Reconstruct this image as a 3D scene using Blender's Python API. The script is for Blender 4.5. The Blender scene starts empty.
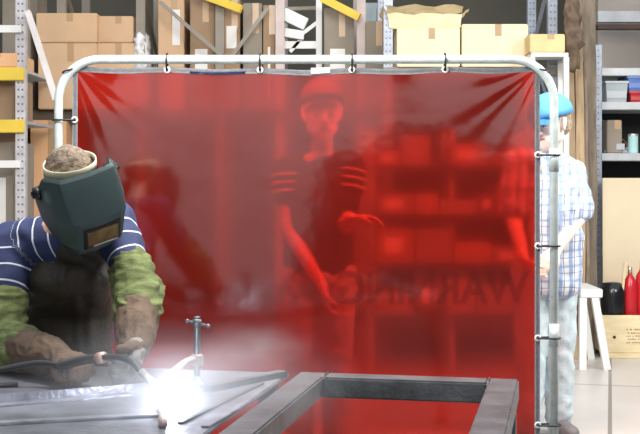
import bpy, bmesh, math, random
from mathutils import Vector, Matrix, noise
random.seed(7)
C = bpy.context.scene.collection
F_PX, HOR, CAMZ = 1200.0, 175.0, 1.38

def W(px, py, d):
    """a point of the place seen at that pixel, d metres in front of the camera"""
    return Vector(((px-320)/F_PX*d, d, CAMZ-(py-HOR)/F_PX*d))
def Z(py, d): return CAMZ-(py-HOR)/F_PX*d
def X(px, d): return (px-320)/F_PX*d

# ------------------------------------------------------------------ materials
MATS = {}
def mat(name, col, rough=0.6, metal=0.0, var=0.12, scale=6.0, bump=0.0, bscale=None, emis=None, spec=0.5, stretch=(1,1,1)):
    if name in MATS: return MATS[name]
    m = bpy.data.materials.new(name); m.use_nodes = True
    nt = m.node_tree; b = nt.nodes['Principled BSDF']
    b.inputs['Roughness'].default_value = rough; b.inputs['Metallic'].default_value = metal
    b.inputs['Specular IOR Level'].default_value = spec
    tc = nt.nodes.new('ShaderNodeTexCoord'); mp = nt.nodes.new('ShaderNodeMapping')
    mp.inputs['Scale'].default_value = stretch
    nt.links.new(tc.outputs['Object'], mp.inputs['Vector'])
    n = nt.nodes.new('ShaderNodeTexNoise'); n.inputs['Scale'].default_value = scale; n.inputs['Detail'].default_value = 5
    nt.links.new(mp.outputs[0], n.inputs['Vector'])
    r = nt.nodes.new('ShaderNodeValToRGB')
    lo = [c*(1-var) for c in col]; hi = [min(1, c*(1+var)) for c in col]
    r.color_ramp.elements[0].position = .3; r.color_ramp.elements[1].position = .7
    r.color_ramp.elements[0].color = (*lo, 1); r.color_ramp.elements[1].color = (*hi, 1)
    nt.links.new(n.outputs['Fac'], r.inputs['Fac']); nt.links.new(r.outputs[0], b.inputs['Base Color'])
    if bump:
        n2 = nt.nodes.new('ShaderNodeTexNoise'); n2.inputs['Scale'].default_value = bscale or scale*4; n2.inputs['Detail'].default_value = 4
        nt.links.new(mp.outputs[0], n2.inputs['Vector'])
        bp = nt.nodes.new('ShaderNodeBump'); bp.inputs['Strength'].default_value = bump; bp.inputs['Distance'].default_value = .01
        nt.links.new(n2.outputs['Fac'], bp.inputs['Height']); nt.links.new(bp.outputs[0], b.inputs['Normal'])
    if emis:
        b.inputs['Emission Color'].default_value = (*emis[:3], 1); b.inputs['Emission Strength'].default_value = emis[3]
    MATS[name] = m
    return m
def math_node(nt, op, a, b=None, c=None):
    n = nt.nodes.new('ShaderNodeMath'); n.operation = op
    for i, v in enumerate((a, b, c)):
        if v is None: continue
        if isinstance(v, (int, float)): n.inputs[i].default_value = v
        else: nt.links.new(v, n.inputs[i])
    return n.outputs[0]
def mixcol(nt, fac, a, b):
    n = nt.nodes.new('ShaderNodeMix'); n.data_type = 'RGBA'
    for s, v in ((0, fac), (6, a), (7, b)):
        if isinstance(v, (tuple, list)): n.inputs[s].default_value = (*v[:3], 1)
        elif isinstance(v, (int, float)): n.inputs[s].default_value = v
        else: nt.links.new(v, n.inputs[s])
    return n.outputs[2]

def perforated(name, col, hole=(0.22, 0.22, 0.23), pitch=0.05, rad=0.008):
    """steel upright, a column of punched holes down its face"""
    m = mat(name, col, .45, .3, .15, 20)
    nt = m.node_tree; b = nt.nodes['Principled BSDF']
    base = b.inputs['Base Color'].links[0].from_socket
    tc = nt.nodes.new('ShaderNodeTexCoord'); sp = nt.nodes.new('ShaderNodeSeparateXYZ')
    nt.links.new(tc.outputs['Object'], sp.inputs[0])
    zz = math_node(nt, 'SUBTRACT', math_node(nt, 'MODULO', math_node(nt, 'ADD', sp.outputs[2], 10), pitch), pitch/2)
    xx = math_node(nt, 'SUBTRACT', math_node(nt, 'ABSOLUTE', sp.outputs[0]), .014)
    d = math_node(nt, 'SQRT', math_node(nt, 'ADD', math_node(nt, 'MULTIPLY', zz, zz), math_node(nt, 'MULTIPLY', xx, xx)))
    f = math_node(nt, 'LESS_THAN', d, rad)
    nt.links.new(mixcol(nt, f, base, hole), b.inputs['Base Color'])
    return m

# ------------------------------------------------------------------ object helpers
def link(name, me, m=None, parent=None, loc=None):
    o = bpy.data.objects.new(name, me); C.objects.link(o)
    if m is not None:
        if isinstance(m, (list, tuple)):
            for k in m: me.materials.append(k)
        else: me.materials.append(m)
    if parent is not None: o.parent = parent
    if loc is not None: o.location = loc
    return o
def tag(o, label=None, cat=None, group=None, kind=None):
    if label: o['label'] = label
    if cat: o['category'] = cat
    if group: o['group'] = group
    if kind: o['kind'] = kind
    return o
def thing(name, loc, label, cat, group=None, rz=0):
    o = bpy.data.objects.new(name, None); C.objects.link(o)
    o.empty_display_size = .1
    o.location = loc; o.rotation_euler = (0, 0, rz)
    return tag(o, label, cat, group)
def bmfin(bm, name, m, parent=None, loc=None, smooth=False, bevel=0.0):
    if bevel > 0:
        bmesh.ops.bevel(bm, geom=list(bm.edges), offset=bevel, segments=2, affect='EDGES', clamp_overlap=True)
    bmesh.ops.recalc_face_normals(bm, faces=bm.faces)
    me = bpy.data.meshes.new(name); bm.to_mesh(me); bm.free()
    if smooth:
        for p in me.polygons: p.use_smooth = True
    return link(name, me, m, parent, loc)
def bx(bm, x0, x1, y0, y1, z0, z1, M=None):
    r = bmesh.ops.create_cube(bm, size=1)
    for v in r['verts']:
        v.co = Vector((x0+(v.co.x+.5)*(x1-x0), y0+(v.co.y+.5)*(y1-y0), z0+(v.co.z+.5)*(z1-z0)))
        if M is not None: v.co = M @ v.co
def bar(bm, a, b, w, h, up=Vector((0, 0, 1))):
    """rectangular bar from a to b"""
    a, b = Vector(a), Vector(b); d = (b-a); L = d.length; d.normalize()
    s = d.cross(up)
    if s.length < 1e-4: s = d.cross(Vector((1, 0, 0)))
    s.normalize(); u = s.cross(d)
    M = Matrix((s, d, u)).transposed().to_4x4(); M.translation = a
    bx(bm, -w/2, w/2, 0, L, -h/2, h/2, M)
def tube(bm, pts, r, seg=12, close=False):
    pts = [Vector(p) for p in pts]; n = len(pts)
    rs = r if isinstance(r, (list, tuple)) else [r]*n
    rings = []; prev = None
    for i, p in enumerate(pts):
        if close: d = pts[(i+1) % n]-pts[i-1]
        else: d = pts[min(i+1, n-1)]-pts[max(i-1, 0)]
        d.normalize()
        if prev is None:
            s = d.cross(Vector((0, 0, 1)))
            if s.length < .01: s = d.cross(Vector((0, 1, 0)))
        else: s = prev-d*prev.dot(d)
        s.normalize(); prev = s; u = d.cross(s)
        rings.append([bm.verts.new(p+(s*math.cos(t)+u*math.sin(t))*rs[i]) for t in [2*math.pi*k/seg for k in range(seg)]])
    m = n if close else n-1
    for i in range(m):
        a, b = rings[i], rings[(i+1) % n]
        for k in range(seg): bm.faces.new((a[k], a[(k+1) % seg], b[(k+1) % seg], b[k]))
    if not close:
        bm.faces.new(rings[0][::-1]); bm.faces.new(rings[-1])
def spline(pts, n=6):
    pts = [Vector(p) for p in pts]; out = []
    for i in range(len(pts)-1):
        p0, p1, p2, p3 = pts[max(i-1, 0)], pts[i], pts[i+1], pts[min(i+2, len(pts)-1)]
        for k in range(n):
            t = k/n
            out.append(.5*((2*p1)+(p2-p0)*t+(2*p0-5*p1+4*p2-p3)*t*t+(3*p1-p0-3*p2+p3)*t**3))
    out.append(pts[-1]); return out
def boxobj(name, x0, x1, y0, y1, z0, z1, m, parent=None, bevel=.003):
    bm = bmesh.new()
    if parent is None:
        c = Vector(((x0+x1)/2, (y0+y1)/2, z0))
        bx(bm, x0-c.x, x1-c.x, y0-c.y, y1-c.y, 0, z1-z0)
        return bmfin(bm, name, m, None, c, bevel=bevel)
    bx(bm, x0, x1, y0, y1, z0, z1)
    return bmfin(bm, name, m, parent, bevel=bevel)

# ------------------------------------------------------------------ soft-body helper: union of swept ellipsoids
I3 = Matrix.Identity(3)
def blob(name, chains, m, parent=None, voxel=.01, smooth=3, fold=0.0, fscale=12.0, along=False, stretch=None):
    """chains: lists of (point, r or (rx,ry,rz)[, basis]); one continuous surface around them"""
    bm = bmesh.new()
    for ch in chains:
        segs = []
        if len(ch) == 1: segs.append((ch[0], 0))
        for i in range(len(ch)-1):
            a, b = ch[i], ch[i+1]
            ra = a[1] if isinstance(a[1], tuple) else (a[1],)*3
            rb = b[1] if isinstance(b[1], tuple) else (b[1],)*3
            L = (Vector(b[0])-Vector(a[0])).length
            n = max(1, int(L/(.3*min(min(ra), min(rb))))+1); n = min(n, 40)
            for k in range(n + (1 if i == len(ch)-2 else 0)):
                t = k/n
                p = Vector(a[0]).lerp(Vector(b[0]), t)
                r = tuple(ra[j]*(1-t)+rb[j]*t for j in range(3))
                segs.append(((p, r, a[2] if len(a) > 2 else I3), 0))
        for s, _ in segs:
            p, r = Vector(s[0]), s[1]
            if not isinstance(r, tuple): r = (r,)*3
            B = s[2] if len(s) > 2 else I3
            res = bmesh.ops.create_icosphere(bm, subdivisions=2, radius=1)
            for v in res['verts']: v.co = B @ Vector((v.co.x*r[0], v.co.y*r[1], v.co.z*r[2])) + p
    me = bpy.data.meshes.new('tmp'); bm.to_mesh(me); bm.free()
    o = bpy.data.objects.new('tmp', me); C.objects.link(o)
    rm = o.modifiers.new('r', 'REMESH'); rm.mode = 'VOXEL'; rm.voxel_size = voxel
    if smooth:
        sm = o.modifiers.new('s', 'SMOOTH'); sm.factor = .5; sm.iterations = smooth
    dg = bpy.context.evaluated_depsgraph_get(); dg.update()
    ev = o.evaluated_get(dg)
    nm = bpy.data.meshes.new_from_object(ev, depsgraph=dg); nm.name = name
    bpy.data.objects.remove(o); bpy.data.meshes.remove(me)
    if fold:
        nm.update()
        offs = []
        st = stretch or (1, 1, 1)
        for v in nm.vertices:
            q = Vector((v.co.x*st[0], v.co.y*st[1], v.co.z*st[2]))*fscale
            q += Vector((noise.noise(q*.5), noise.noise(q*.5+Vector((9, 0, 0))), 0))*1.2
            f = 1-2*abs(noise.noise(q))*1.6
            offs.append(v.normal*fold*(f*.7+noise.noise(q*2.3)*.5))
        for v, d in zip(nm.vertices, offs): v.co += d
    if along:
        at = nm.attributes.new('along', 'FLOAT', 'POINT')
        data = []
        for v in nm.vertices:
            best = (1e9, 0)
            for ci, ch in enumerate(chains):
                acc = ci*.0
                for i in range(len(ch)-1):
                    a, b = Vector(ch[i][0]), Vector(ch[i+1][0]); d = b-a; L = d.length
                    t = (v.co-a).dot(d)/(L*L); tc = max(0 if i else -2, min(1 if i < len(ch)-2 else 3, t))
                    q = a+d*tc; rr = ch[i][1]; rr = rr if isinstance(rr, (int, float)) else min(rr)
                    dd = (v.co-(a+d*max(0, min(1, t)))).length/ rr
                    if dd < best[0]: best = (dd, acc+tc*L)
                    acc += L
            data.append(best[1])
        at.data.foreach_set('value', data)
    for p in nm.polygons: p.use_smooth = True
    nm.materials.clear()
    return link(name, nm, m, parent)

def basis(fwd, right_hint=Vector((1, 0, 0))):
    """columns: right, forward, up"""
    f = Vector(fwd).normalized(); r = (Vector(right_hint)-f*f.dot(Vector(right_hint))).normalized()
    u = r.cross(f).normalized()
    if u.z < -.2: u = -u
    return Matrix((r, f, u)).transposed()

def hand(wrist, D, N, S, s=1.0, curl=.5, rad=1.0, thumb_curl=.3):
    """five-fingered hand chains: D fingers' way, N out of the palm side, S towards the thumb"""
    D = Vector(D).normalized(); N = Vector(N); N = (N-D*N.dot(D)).normalized(); S0 = D.cross(N)
    S = S0 if S0.dot(Vector(S)) > 0 else -S0
    w = Vector(wrist); ch = []
    for k, off in enumerate((.030, .010, -.010, -.029)):
        ch.append([(w+S*off*.5*s, .018*rad*s), (w+D*.085*s+S*off*s, .0135*rad*s)])
    ch.append([(w, .024*rad*s), (w+D*.05*s, .02*rad*s)])
    lens = (.070, .080, .074, .058)
    for k, (off, L) in enumerate(zip((.031, .0105, -.0105, -.031), lens)):
        p = w+D*.085*s+S*off*s; a = 0.15+curl*.5; chn = [(p, .0105*rad*s)]
        fan = (off/.031)*.12
        for q, fr in enumerate((.45, .32, .23)):
            dd = (D*math.cos(a)+N*math.sin(a)+S*fan).normalized()
            p = p+dd*L*fr*s; chn.append((p, (.0098, .009, .008)[q]*rad*s)); a += curl*1.1
        ch.append(chn)
    p = w+D*.02*s+S*.024*s; a = .75
    chn = [(p, .014*rad*s)]
    for q, L in enumerate((.042, .032, .026)):
        dd = (D*math.cos(a)+S*math.sin(a)+N*(.25+thumb_curl*q)).normalized()
        p = p+dd*L*s; chn.append((p, (.0125, .011, .0095)[q]*rad*s)); a -= .35
    ch.append(chn)
    return ch

def head_chains(c, B, s=1.0):
    """skull, jaw, nose, ears, brow, lips in head axes (x right, y forward, z up)"""
    g = lambda x, y, z: Vector(c)+B @ Vector((x, y, z))*s
    R = lambda *r: tuple(k*s for k in r)
    ch = [[(g(0, -.015, .03), R(.076, .094, .085), B)],
          [(g(0, .01, -.01), R(.066, .075, .08), B)],
          [(g(0, .035, -.06), R(.052, .05, .042), B), (g(0, .055, -.09), R(.03, .028, .024), B)],
          [(g(-.045, .0, -.055), R(.018, .03, .03), B), (g(0, .06, -.09), R(.02, .02, .018), B)],
          [(g(.045, .0, -.055), R(.018, .03, .03), B), (g(0, .06, -.09), R(.02, .02, .018), B)],
          [(g(0, .083, .012), R(.009, .009, .009), B), (g(0, .104, -.026), R(.0125, .011, .009), B)],
          [(g(-.013, .093, -.03), R(.008, .008, .007), B)], [(g(.013, .093, -.03), R(.008, .008, .007), B)],
          [(g(-.045, .068, .022), R(.014, .01, .006), B), (g(-.015, .082, .024), R(.01, .008, .006), B)],
          [(g(.045, .068, .022), R(.014, .01, .006), B), (g(.015, .082, .024), R(.01, .008, .006), B)]]
    for sx in (-1, 1):
        ch.append([(g(sx*.076, -.012, .012), R(.007, .017, .02), B), (g(sx*.073, -.004, -.024), R(.006, .011, .012), B)])
    return ch, g

def head_parts(g, B, s, parent, hair=None, eyecol=(.15, .09, .05)):
    white = mat('eye white', (.75, .73, .7), .3, var=.02); iris = mat('dark iris', eyecol, .2, var=.05)
    for sx in (-1, 1):
        e = blob('eye', [[(g(sx*.031, .074, .004), .0125*s)]], white, parent, voxel=.003, smooth=1)
        blob('iris', [[(g(sx*.031, .0835, .004), .0055*s)]], iris, e, voxel=.002, smooth=1)
    lip = mat('lip pink', (.45, .16, .13), .5, var=.05)
    blob('mouth', [[(g(-.02, .076, -.055), .005*s), (g(0, .086, -.053), .0065*s), (g(.02, .076, -.055), .005*s)]], lip, parent, voxel=.003, smooth=1)
    if hair is not None:
        ch = [[(g(0, -.03, .045), tuple(k*s for k in (.083, .088, .082)), B)], [(g(0, -.06, -.01), tuple(k*s for k in (.068, .05, .06)), B)]]
        blob('hair', ch, hair, parent, voxel=.006, smooth=1, fold=.003, fscale=60)

def ball_cap(name, g, B, s, m, parent, brim_m=None, tilt=0.0):
    """crown dome and a curved visor"""
    bm = bmesh.new(); rings = []
    for i in range(9):
        t = i/8*math.pi/2; ring = []
        for k in range(28):
            a = 2*math.pi*k/28
            x = .086*math.cos(a)*math.cos(t); y = -.012+.104*math.sin(a)*math.cos(t)
            z = .045+.092*math.sin(t)**.9 + tilt*y
            ring.append(bm.verts.new(g(x, y, z)))
        rings.append(ring)
    for i in range(8):
        for k in range(28): bm.faces.new((rings[i][k], rings[i][(k+1) % 28], rings[i+1][(k+1) % 28], rings[i+1][k]))
    bmesh.ops.remove_doubles(bm, verts=bm.verts, dist=.0008)
    bmesh.ops.solidify(bm, geom=list(bm.faces), thickness=.003)
    cap = bmfin(bm, name, m, parent, smooth=True)
    bm = bmesh.new(); g1 = []
    for j in range(5):
        row = []
        for k in range(13):
            a = math.radians(20+140*k/12); ext = .07*(j/4)*math.sin(a)**.8
            x = .086*math.cos(a)*(1+.0*j); y = -.012+.104*math.sin(a)+ext
            z = .047-.018*math.cos(a)**2-.012*(j/4)+tilt*y
            row.append(bm.verts.new(g(x, y, z)))
        g1.append(row)
    for j in range(4):
        for k in range(12): bm.faces.new((g1[j][k], g1[j][k+1], g1[j+1][k+1], g1[j+1][k]))
    bmesh.ops.solidify(bm, geom=list(bm.faces), thickness=.003)
    bmfin(bm, 'brim', brim_m or m, cap, smooth=True)
    return cap

# ================================================================== SETTING
floor_light = mat('pale sealed floor', (.60, .56, .52), .35, var=.06, scale=2)
nt = floor_light.node_tree; b = nt.nodes['Principled BSDF']; base = b.inputs['Base Color'].links[0].from_socket
tc = nt.nodes.new('ShaderNodeTexCoord'); br = nt.nodes.new('ShaderNodeTexBrick')
br.offset = 0; br.inputs['Scale'].default_value = 1; br.inputs['Brick Width'].default_value = 1.6; br.inputs['Row Height'].default_value = 1.6
br.inputs['Mortar Size'].default_value = .012
mpn = nt.nodes.new('ShaderNodeMapping'); mpn.inputs['Location'].default_value = (-.485, .529, 0); mpn.inputs['Rotation'].default_value = (0, 0, math.radians(13.6))
nt.links.new(tc.outputs['Object'], mpn.inputs[0]); nt.links.new(mpn.outputs[0], br.inputs['Vector'])
nt.links.new(mixcol(nt, br.outputs['Fac'], base, (.25, .22, .2)), b.inputs['Base Color'])
floor_dark = mat('concrete darkened for reflection', (.1, .095, .09), .7, var=.25, scale=1.5, bump=.2)  # dark tone chosen so the curtain mirrors little of this floor
added_ground = mat('pale yard concrete', (.6, .58, .55), .9, var=.1, scale=1)
wall_m = mat('dull brown wall', (.09, .085, .065), .8, var=.2, scale=1.5)
wall_dk = mat('dark added wall', (.05, .045, .045), .7, var=.2, scale=1.5)
def slab(name, x0, x1, y0, y1, z0, z1, m):
    o = boxobj(name, x0, x1, y0, y1, z0, z1, m, bevel=0); o['kind'] = 'structure'; return o
slab('floor', -7, 7, 5.55, 12.2, -.1, 0, floor_light)
slab('floor_front_darkened', -7, 7, -6, 5.55, -.1, 0, floor_dark)  # front floor made dark to keep the lower curtain free of haze
slab('floor_added_ground', -20, 20, -40, -6, -.1, -.005, added_ground)  # unseen bright ground added behind the camera for the curtain's reflected haze
slab('wall_back', -7, 7, 12.2, 12.35, 0, 5, wall_m)
slab('wall_left', -7.15, -7, -6, 12.35, 0, 5, wall_m)
slab('wall_right', 7, 7.15, -6, 12.35, 0, 5, wall_m)
slab('wall_added_left', -7, -2.95, -6.15, -6, 0, 5, wall_dk)  # unseen wall added to end the curtain's reflected haze on the left
slab('wall_added_low', -.2, 7, -6.15, -6, 0, 1.85, wall_dk)  # unseen low blocker added to darken the reflection in the curtain's right half
slab('wall_added_pier', 4.0, 7, -6.15, -6, 1.85, 5, wall_dk)  # unseen pier added to bound the bright opening mirrored in the curtain

# ================================================================== SCREEN FRAME AND CURTAIN
DC = 5.33
galv = mat('galvanised steel', (.66, .73, .72), .36, .25, .12, 30)
fr = thing('screen_frame', (X(305, DC), DC, 0), 'galvanised tube frame with rounded top corners holding the red welding curtain', 'frame')
inv = Vector(fr.location)
xl, xr, zt, rc = X(58.5, DC), X(554, DC), Z(59.5, DC), .185
pts = [(xl, DC, .06)]+[(xl, DC, zt-rc)]
for k in range(1, 9):
    a = math.pi-k/9*math.pi/2; pts.append((xl+rc+rc*math.cos(a), DC, zt-rc+rc*math.sin(a)))
pts.append((xl+rc, DC, zt)); pts.append((xr-rc, DC, zt))
for k in range(1, 9):
    a = math.pi/2-k/9*math.pi/2; pts.append((xr-rc+rc*math.cos(a), DC, zt-rc+rc*math.sin(a)))
pts += [(xr, DC, zt-rc), (xr, DC, .06)]
bm = bmesh.new(); tube(bm, [Vector(p)-inv for p in pts], .0195, 16); bmfin(bm, 'hoop_tube', galv, fr, smooth=True)
bm = bmesh.new(); tube(bm, [Vector((xl, DC, .12))-inv, Vector((xr, DC, .12))-inv], .017, 14); bmfin(bm, 'bottom_tube', galv, fr, smooth=True)
for xx in (xl, xr):
    bm = bmesh.new(); tube(bm, [Vector((xx, DC-.32, .02))-inv, Vector((xx, DC+.32, .02))-inv], .02, 12)
    bmfin(bm, 'foot_tube', galv, fr, smooth=True)
for zz in (Z(160, DC), Z(335, DC)):
    bm = bmesh.new(); tube(bm, [Vector((xr, DC, zz-.05))-inv, Vector((xr, DC, zz+.05))-inv], .0225, 14)
    bmfin(bm, 'sleeve_joint', galv, fr, smooth=True)

# red vinyl
def vinyl():
    m = bpy.data.materials.new('red welding vinyl'); m.use_nodes = True; nt = m.node_tree
    nt.nodes.clear(); N = nt.nodes.new; L = nt.links.new
    out = N('ShaderNodeOutputMaterial')
    tr = N('ShaderNodeBsdfTransparent'); tr.inputs[0].default_value = (.76, .034, .020, 1)
    df = N('ShaderNodeBsdfDiffuse'); df.inputs[0].default_value = (.30, .018, .010, 1)
    tl = N('ShaderNodeBsdfTranslucent'); tl.inputs[0].default_value = (.45, .02, .012, 1)
    gl = N('ShaderNodeBsdfGlossy'); gl.inputs['Roughness'].default_value = .085; gl.inputs[0].default_value = (1, 1, 1, 1)
    a = N('ShaderNodeMixShader'); a.inputs[0].default_value = .4; L(df.outputs[0], a.inputs[1]); L(tl.outputs[0], a.inputs[2])
    rf = N('ShaderNodeBsdfRefraction'); rf.inputs['Color'].default_value = (.76, .034, .020, 1); rf.inputs['Roughness'].default_value = .6; rf.inputs['IOR'].default_value = 1.05
    hz = N('ShaderNodeMixShader'); hz.inputs[0].default_value = .72; L(tr.outputs[0], hz.inputs[1]); L(rf.outputs[0], hz.inputs[2])
    bmx = N('ShaderNodeMixShader'); bmx.inputs[0].default_value = .42; L(hz.outputs[0], bmx.inputs[1]); L(a.outputs[0], bmx.inputs[2])
    fz = N('ShaderNodeFresnel'); fz.inputs[0].default_value = 1.5
    f2 = math_node(nt, 'MULTIPLY', fz.outputs[0], 2.0)
    c = N('ShaderNodeMixShader'); L(f2, c.inputs[0]); L(bmx.outputs[0], c.inputs[1]); L(gl.outputs[0], c.inputs[2])
    tc = N('ShaderNodeTexCoord'); n = N('ShaderNodeTexNoise'); n.inputs['Scale'].default_value = 3; n.inputs['Detail'].default_value = 3
    L(tc.outputs['Object'], n.inputs['Vector'])
    bp = N('ShaderNodeBump'); bp.inputs['Strength'].default_value = .12; bp.inputs['Distance'].default_value = .02
    L(n.outputs['Fac'], bp.inputs['Height']); L(bp.outputs[0], gl.inputs['Normal'])
    L(c.outputs[0], out.inputs[0]); return m
vin = vinyl()
cx0, cx1, cz1, cz0 = X(73, DC), X(539.5, DC), Z(68, DC), .17
def sag(x):  # top edge dips slightly between the ties
    t = (x-cx0)/(cx1-cx0); return -.008*math.sin(math.pi*t)**2 + .004*math.cos(t*math.pi*10)
def curt_y(x, z):
    d = 0
    for cx, sg in ((cx0, 1), (cx1, -1)):
        r = math.hypot(x-cx, z-cz1); th = math.atan2(cz1-z, sg*(x-cx)+1e-6)
        am = .28 if sg > 0 else .38
        d += am*.0045*math.exp(-r/.17)*math.sin(th*21+1+3*noise.noise(Vector((th*3, sg, 0))))*min(1, r/.05)
        d += am*.0035*math.exp(-r/.25)*math.sin(th*9+.5)*min(1, r/.08)
    d += .005*math.sin(x*2.3+z*1.1)+.003*math.sin(x*5.1-z*2.7+1)+.004*noise.noise(Vector((x*1.5, z*1.5, 3)))
    d += .004*math.exp(-(cz1-z)/.08)*math.cos((x-cx0)/(cx1-cx0)*math.pi*10)
    return DC+.006+d
cur = thing('welding_curtain', ((cx0+cx1)/2, DC, cz0), 'red see-through welding curtain stretched in the tube frame', 'curtain')
co = Vector(cur.location)
def sheet(name, x0, x1, z0, z1, nx, nz, m, dy=0.0, thick=0):
    bm = bmesh.new(); g = []
    for j in range(nz+1):
        row = []
        for i in range(nx+1):
            x = x0+(x1-x0)*i/nx; z = z0+(z1-z0)*j/nz
            zz = z+sag(x)*max(0, min(1, (z-cz0)/(cz1-cz0)))**3
            row.append(bm.verts.new(Vector((x, curt_y(x, z)+dy, zz))-co))
        g.append(row)
    for j in range(nz):
        for i in range(nx): bm.faces.new((g[j][i], g[j][i+1], g[j+1][i+1], g[j+1][i]))
    if thick: bmesh.ops.solidify(bm, geom=list(bm.faces), thickness=thick)
    return bmfin(bm, name, m, cur, smooth=True)
hw = .026
sheet('vinyl_panel', cx0, cx1, cz0, cz1, 260, 200, vin)
hem = mat('grey hem webbing', (.27, .28, .3), .6, var=.15, scale=40)
sheet('top_hem', cx0, cx1, cz1-hw*.8, cz1+.004, 200, 3, hem, -.003, .006)
sheet('side_hem', cx0-.003, cx0+hw*.8, cz0, cz1-hw*.8, 3, 120, hem, -.003, .006)
sheet('side_hem', cx1-hw*.8, cx1+.003, cz0, cz1-hw*.8, 3, 120, hem, -.003, .006)
sheet('blue_edge_strip', X(190, DC), X(245, DC), cz1-.02, cz1-.010, 20, 1, mat('faded blue', (.2, .3, .6), .6), -.007, .001)
sheet('white_tag', X(311, DC), X(330, DC), cz1-.014, cz1+.012, 4, 2, mat('white tag', (.92, .92, .92), .6), -.008, .002)
brass = mat('bright grommet', (.88, .87, .84), .4, .1)
def grommet(x, z):
    bm = bmesh.new(); y = curt_y(x, z)-.009
    tube(bm, [Vector((x+.011*math.cos(t), y, z+.011*math.sin(t)))-co for t in [2*math.pi*k/16 for k in range(16)]], .0045, 8, True)
    bmfin(bm, 'grommet', brass, cur, smooth=True)
tie_m = mat('black tie', (.012, .012, .013), .45)
def tie(x, z, cx, cz, label):
    """loop round the tube at (cx,cz) that passes through the grommet at (x,z)"""
    grommet(x, z)
    o = Vector((cx, DC, cz)); d = Vector((x-cx, 0, z-cz)); L = d.length; d.normalize()
    P = []
    for k in range(10):
        a = math.pi*(-.5+1.0*k/9); P.append(Vector((0, 0, 0))-d*.027*math.cos(a)+Vector((0, 1, 0))*.027*math.sin(a))
    P.append(d*(L*.6)+Vector((0, .02, 0))); P.append(d*L+Vector((0, .014, 0))); P.append(d*(L+.006)+Vector((0, 0, 0))); P.append(d*L+Vector((0, -.012, 0)))
    P.append(d*(L*.6)+Vector((0, -.022, 0)))
    bm = bmesh.new(); tube(bm, P, .0042, 8, True)
    t = bmfin(bm, 'curtain_tie', tie_m, None, o, smooth=True)
    tag(t, label, 'tie', 'black ties lashing the curtain to its frame')
for px, lab in ((167, 'black tie on the top rail nearest the left corner of the curtain'), (260, 'black tie on the top rail left of the white tag'),
                (352, 'black tie on the top rail just right of the white tag'), (445, 'black tie on the top rail nearest the right corner')):
    tie(X(px, DC), cz1-.008, X(px, DC), zt, lab)
tie(cx0+.006, cz1-.004, xl+.045, zt-.05, 'black tie across the rounded top left corner')
tie(cx1-.006, cz1-.004, xr-.045, zt-.05, 'black tie across the rounded top right corner')
for px, lab in ((155, 'black tie beside the shoulder of the plaid shirt'), (246, 'black tie on the right post beside the bare forearm'),
                (338, 'black tie on the right post beside the pale jeans'), (425, 'lowest black tie on the right post')):
    tie(cx1-.008, Z(px, DC), xr, Z(px, DC), lab)
tie(cx0+.008, Z(120, DC), xl, Z(120, DC), 'black tie on the left post above the welding helmet')

# lettering on the far face of the curtain
ink = bpy.data.materials.new('dark curtain print'); ink.use_nodes = True
nt = ink.node_tree; nt.nodes.clear(); o_ = nt.nodes.new('ShaderNodeOutputMaterial')
t_ = nt.nodes.new('ShaderNodeBsdfTransparent'); t_.inputs[0].default_value = (.9, .9, .9, 1)
d_ = nt.nodes.new('ShaderNodeBsdfDiffuse'); d_.inputs[0].default_value = (.05, .02, .02, 1)
mx = nt.nodes.new('ShaderNodeMixShader'); mx.inputs[0].default_value = .38
nt.links.new(t_.outputs[0], mx.inputs[1]); nt.links.new(d_.outputs[0], mx.inputs[2]); nt.links.new(mx.outputs[0], o_.inputs[0])
def lettering(name, body, pxr, pxl, py0, py1):
    cu = bpy.data.curves.new(name, 'FONT'); cu.body = body; cu.size = 1; cu.offset = .03
    o = bpy.data.objects.new('t', cu); C.objects.link(o)
    dg = bpy.context.evaluated_depsgraph_get(); dg.update()
    me = bpy.data.meshes.new_from_object(o.evaluated_get(dg)); bpy.data.objects.remove(o)
    xs = [v.co.x for v in me.vertices]; ys = [v.co.y for v in me.vertices]
    for v in me.vertices:
        u = (v.co.x-min(xs))/(max(xs)-min(xs)); w = (v.co.y-min(ys))/(max(ys)-min(ys))
        x = X(pxr+(pxl-pxr)*u, DC); z = Z(py1+(py0-py1)*w, DC)
        v.co = Vector((x, curt_y(x, z)+.004, z))-co
    me.name = name; me.materials.clear()
    return link(name, me, ink, cur)
lettering('printed_word', 'WARNING', 530, 338, 271, 305)
lettering('printed_word', 'WELDING', 318, 182, 285, 303)

# ================================================================== STEEL TABLE FRAME (square tube)
AY = math.radians(11.6)
O = Vector((X(519, 4.06), 4.06, 0))
def loc_uv(u, v, z=0): return O+Vector((math.cos(AY), -math.sin(AY), 0))*u+Vector((math.sin(AY), math.cos(AY), 0))*v+Vector((0, 0, z))
mill = mat('mill scale steel', (.15, .155, .16), .42, .55, .35, 9, .25, 60)
def steel_surface(m, lo, hi):
    return m
tf = thing('steel_table_frame', loc_uv(0, 0), 'dark square-tube steel table frame with open middle, standing in front of the curtain', 'table frame', rz=-AY)
Ht, Wt, TH, LV = .69, .758, .1, 1.35
def rail(name, x0, x1, y0, y1, z0=Ht-.07, z1=Ht):
    bm = bmesh.new(); bx(bm, x0, x1, y0, y1, z0, z1); return bmfin(bm, name, mill, tf, bevel=.006)
rail('rail', -Wt+.001+TH, -TH-.001, -TH, 0); rail('rail', -Wt+TH+.001, -TH-.001, -LV, -LV+TH)
rail('rail', -Wt, -Wt+TH, -LV, 0); rail('rail', -TH, 0, -LV, 0)
for (a, b_) in ((-Wt, -LV), (-TH+.02, -TH), (-TH+.02, -LV)):
    bm = bmesh.new(); bx(bm, a+.008, a+.072, b_+.02, b_+.084, 0, Ht-.07); bmfin(bm, 'leg', mill, tf, bevel=.005)
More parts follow.
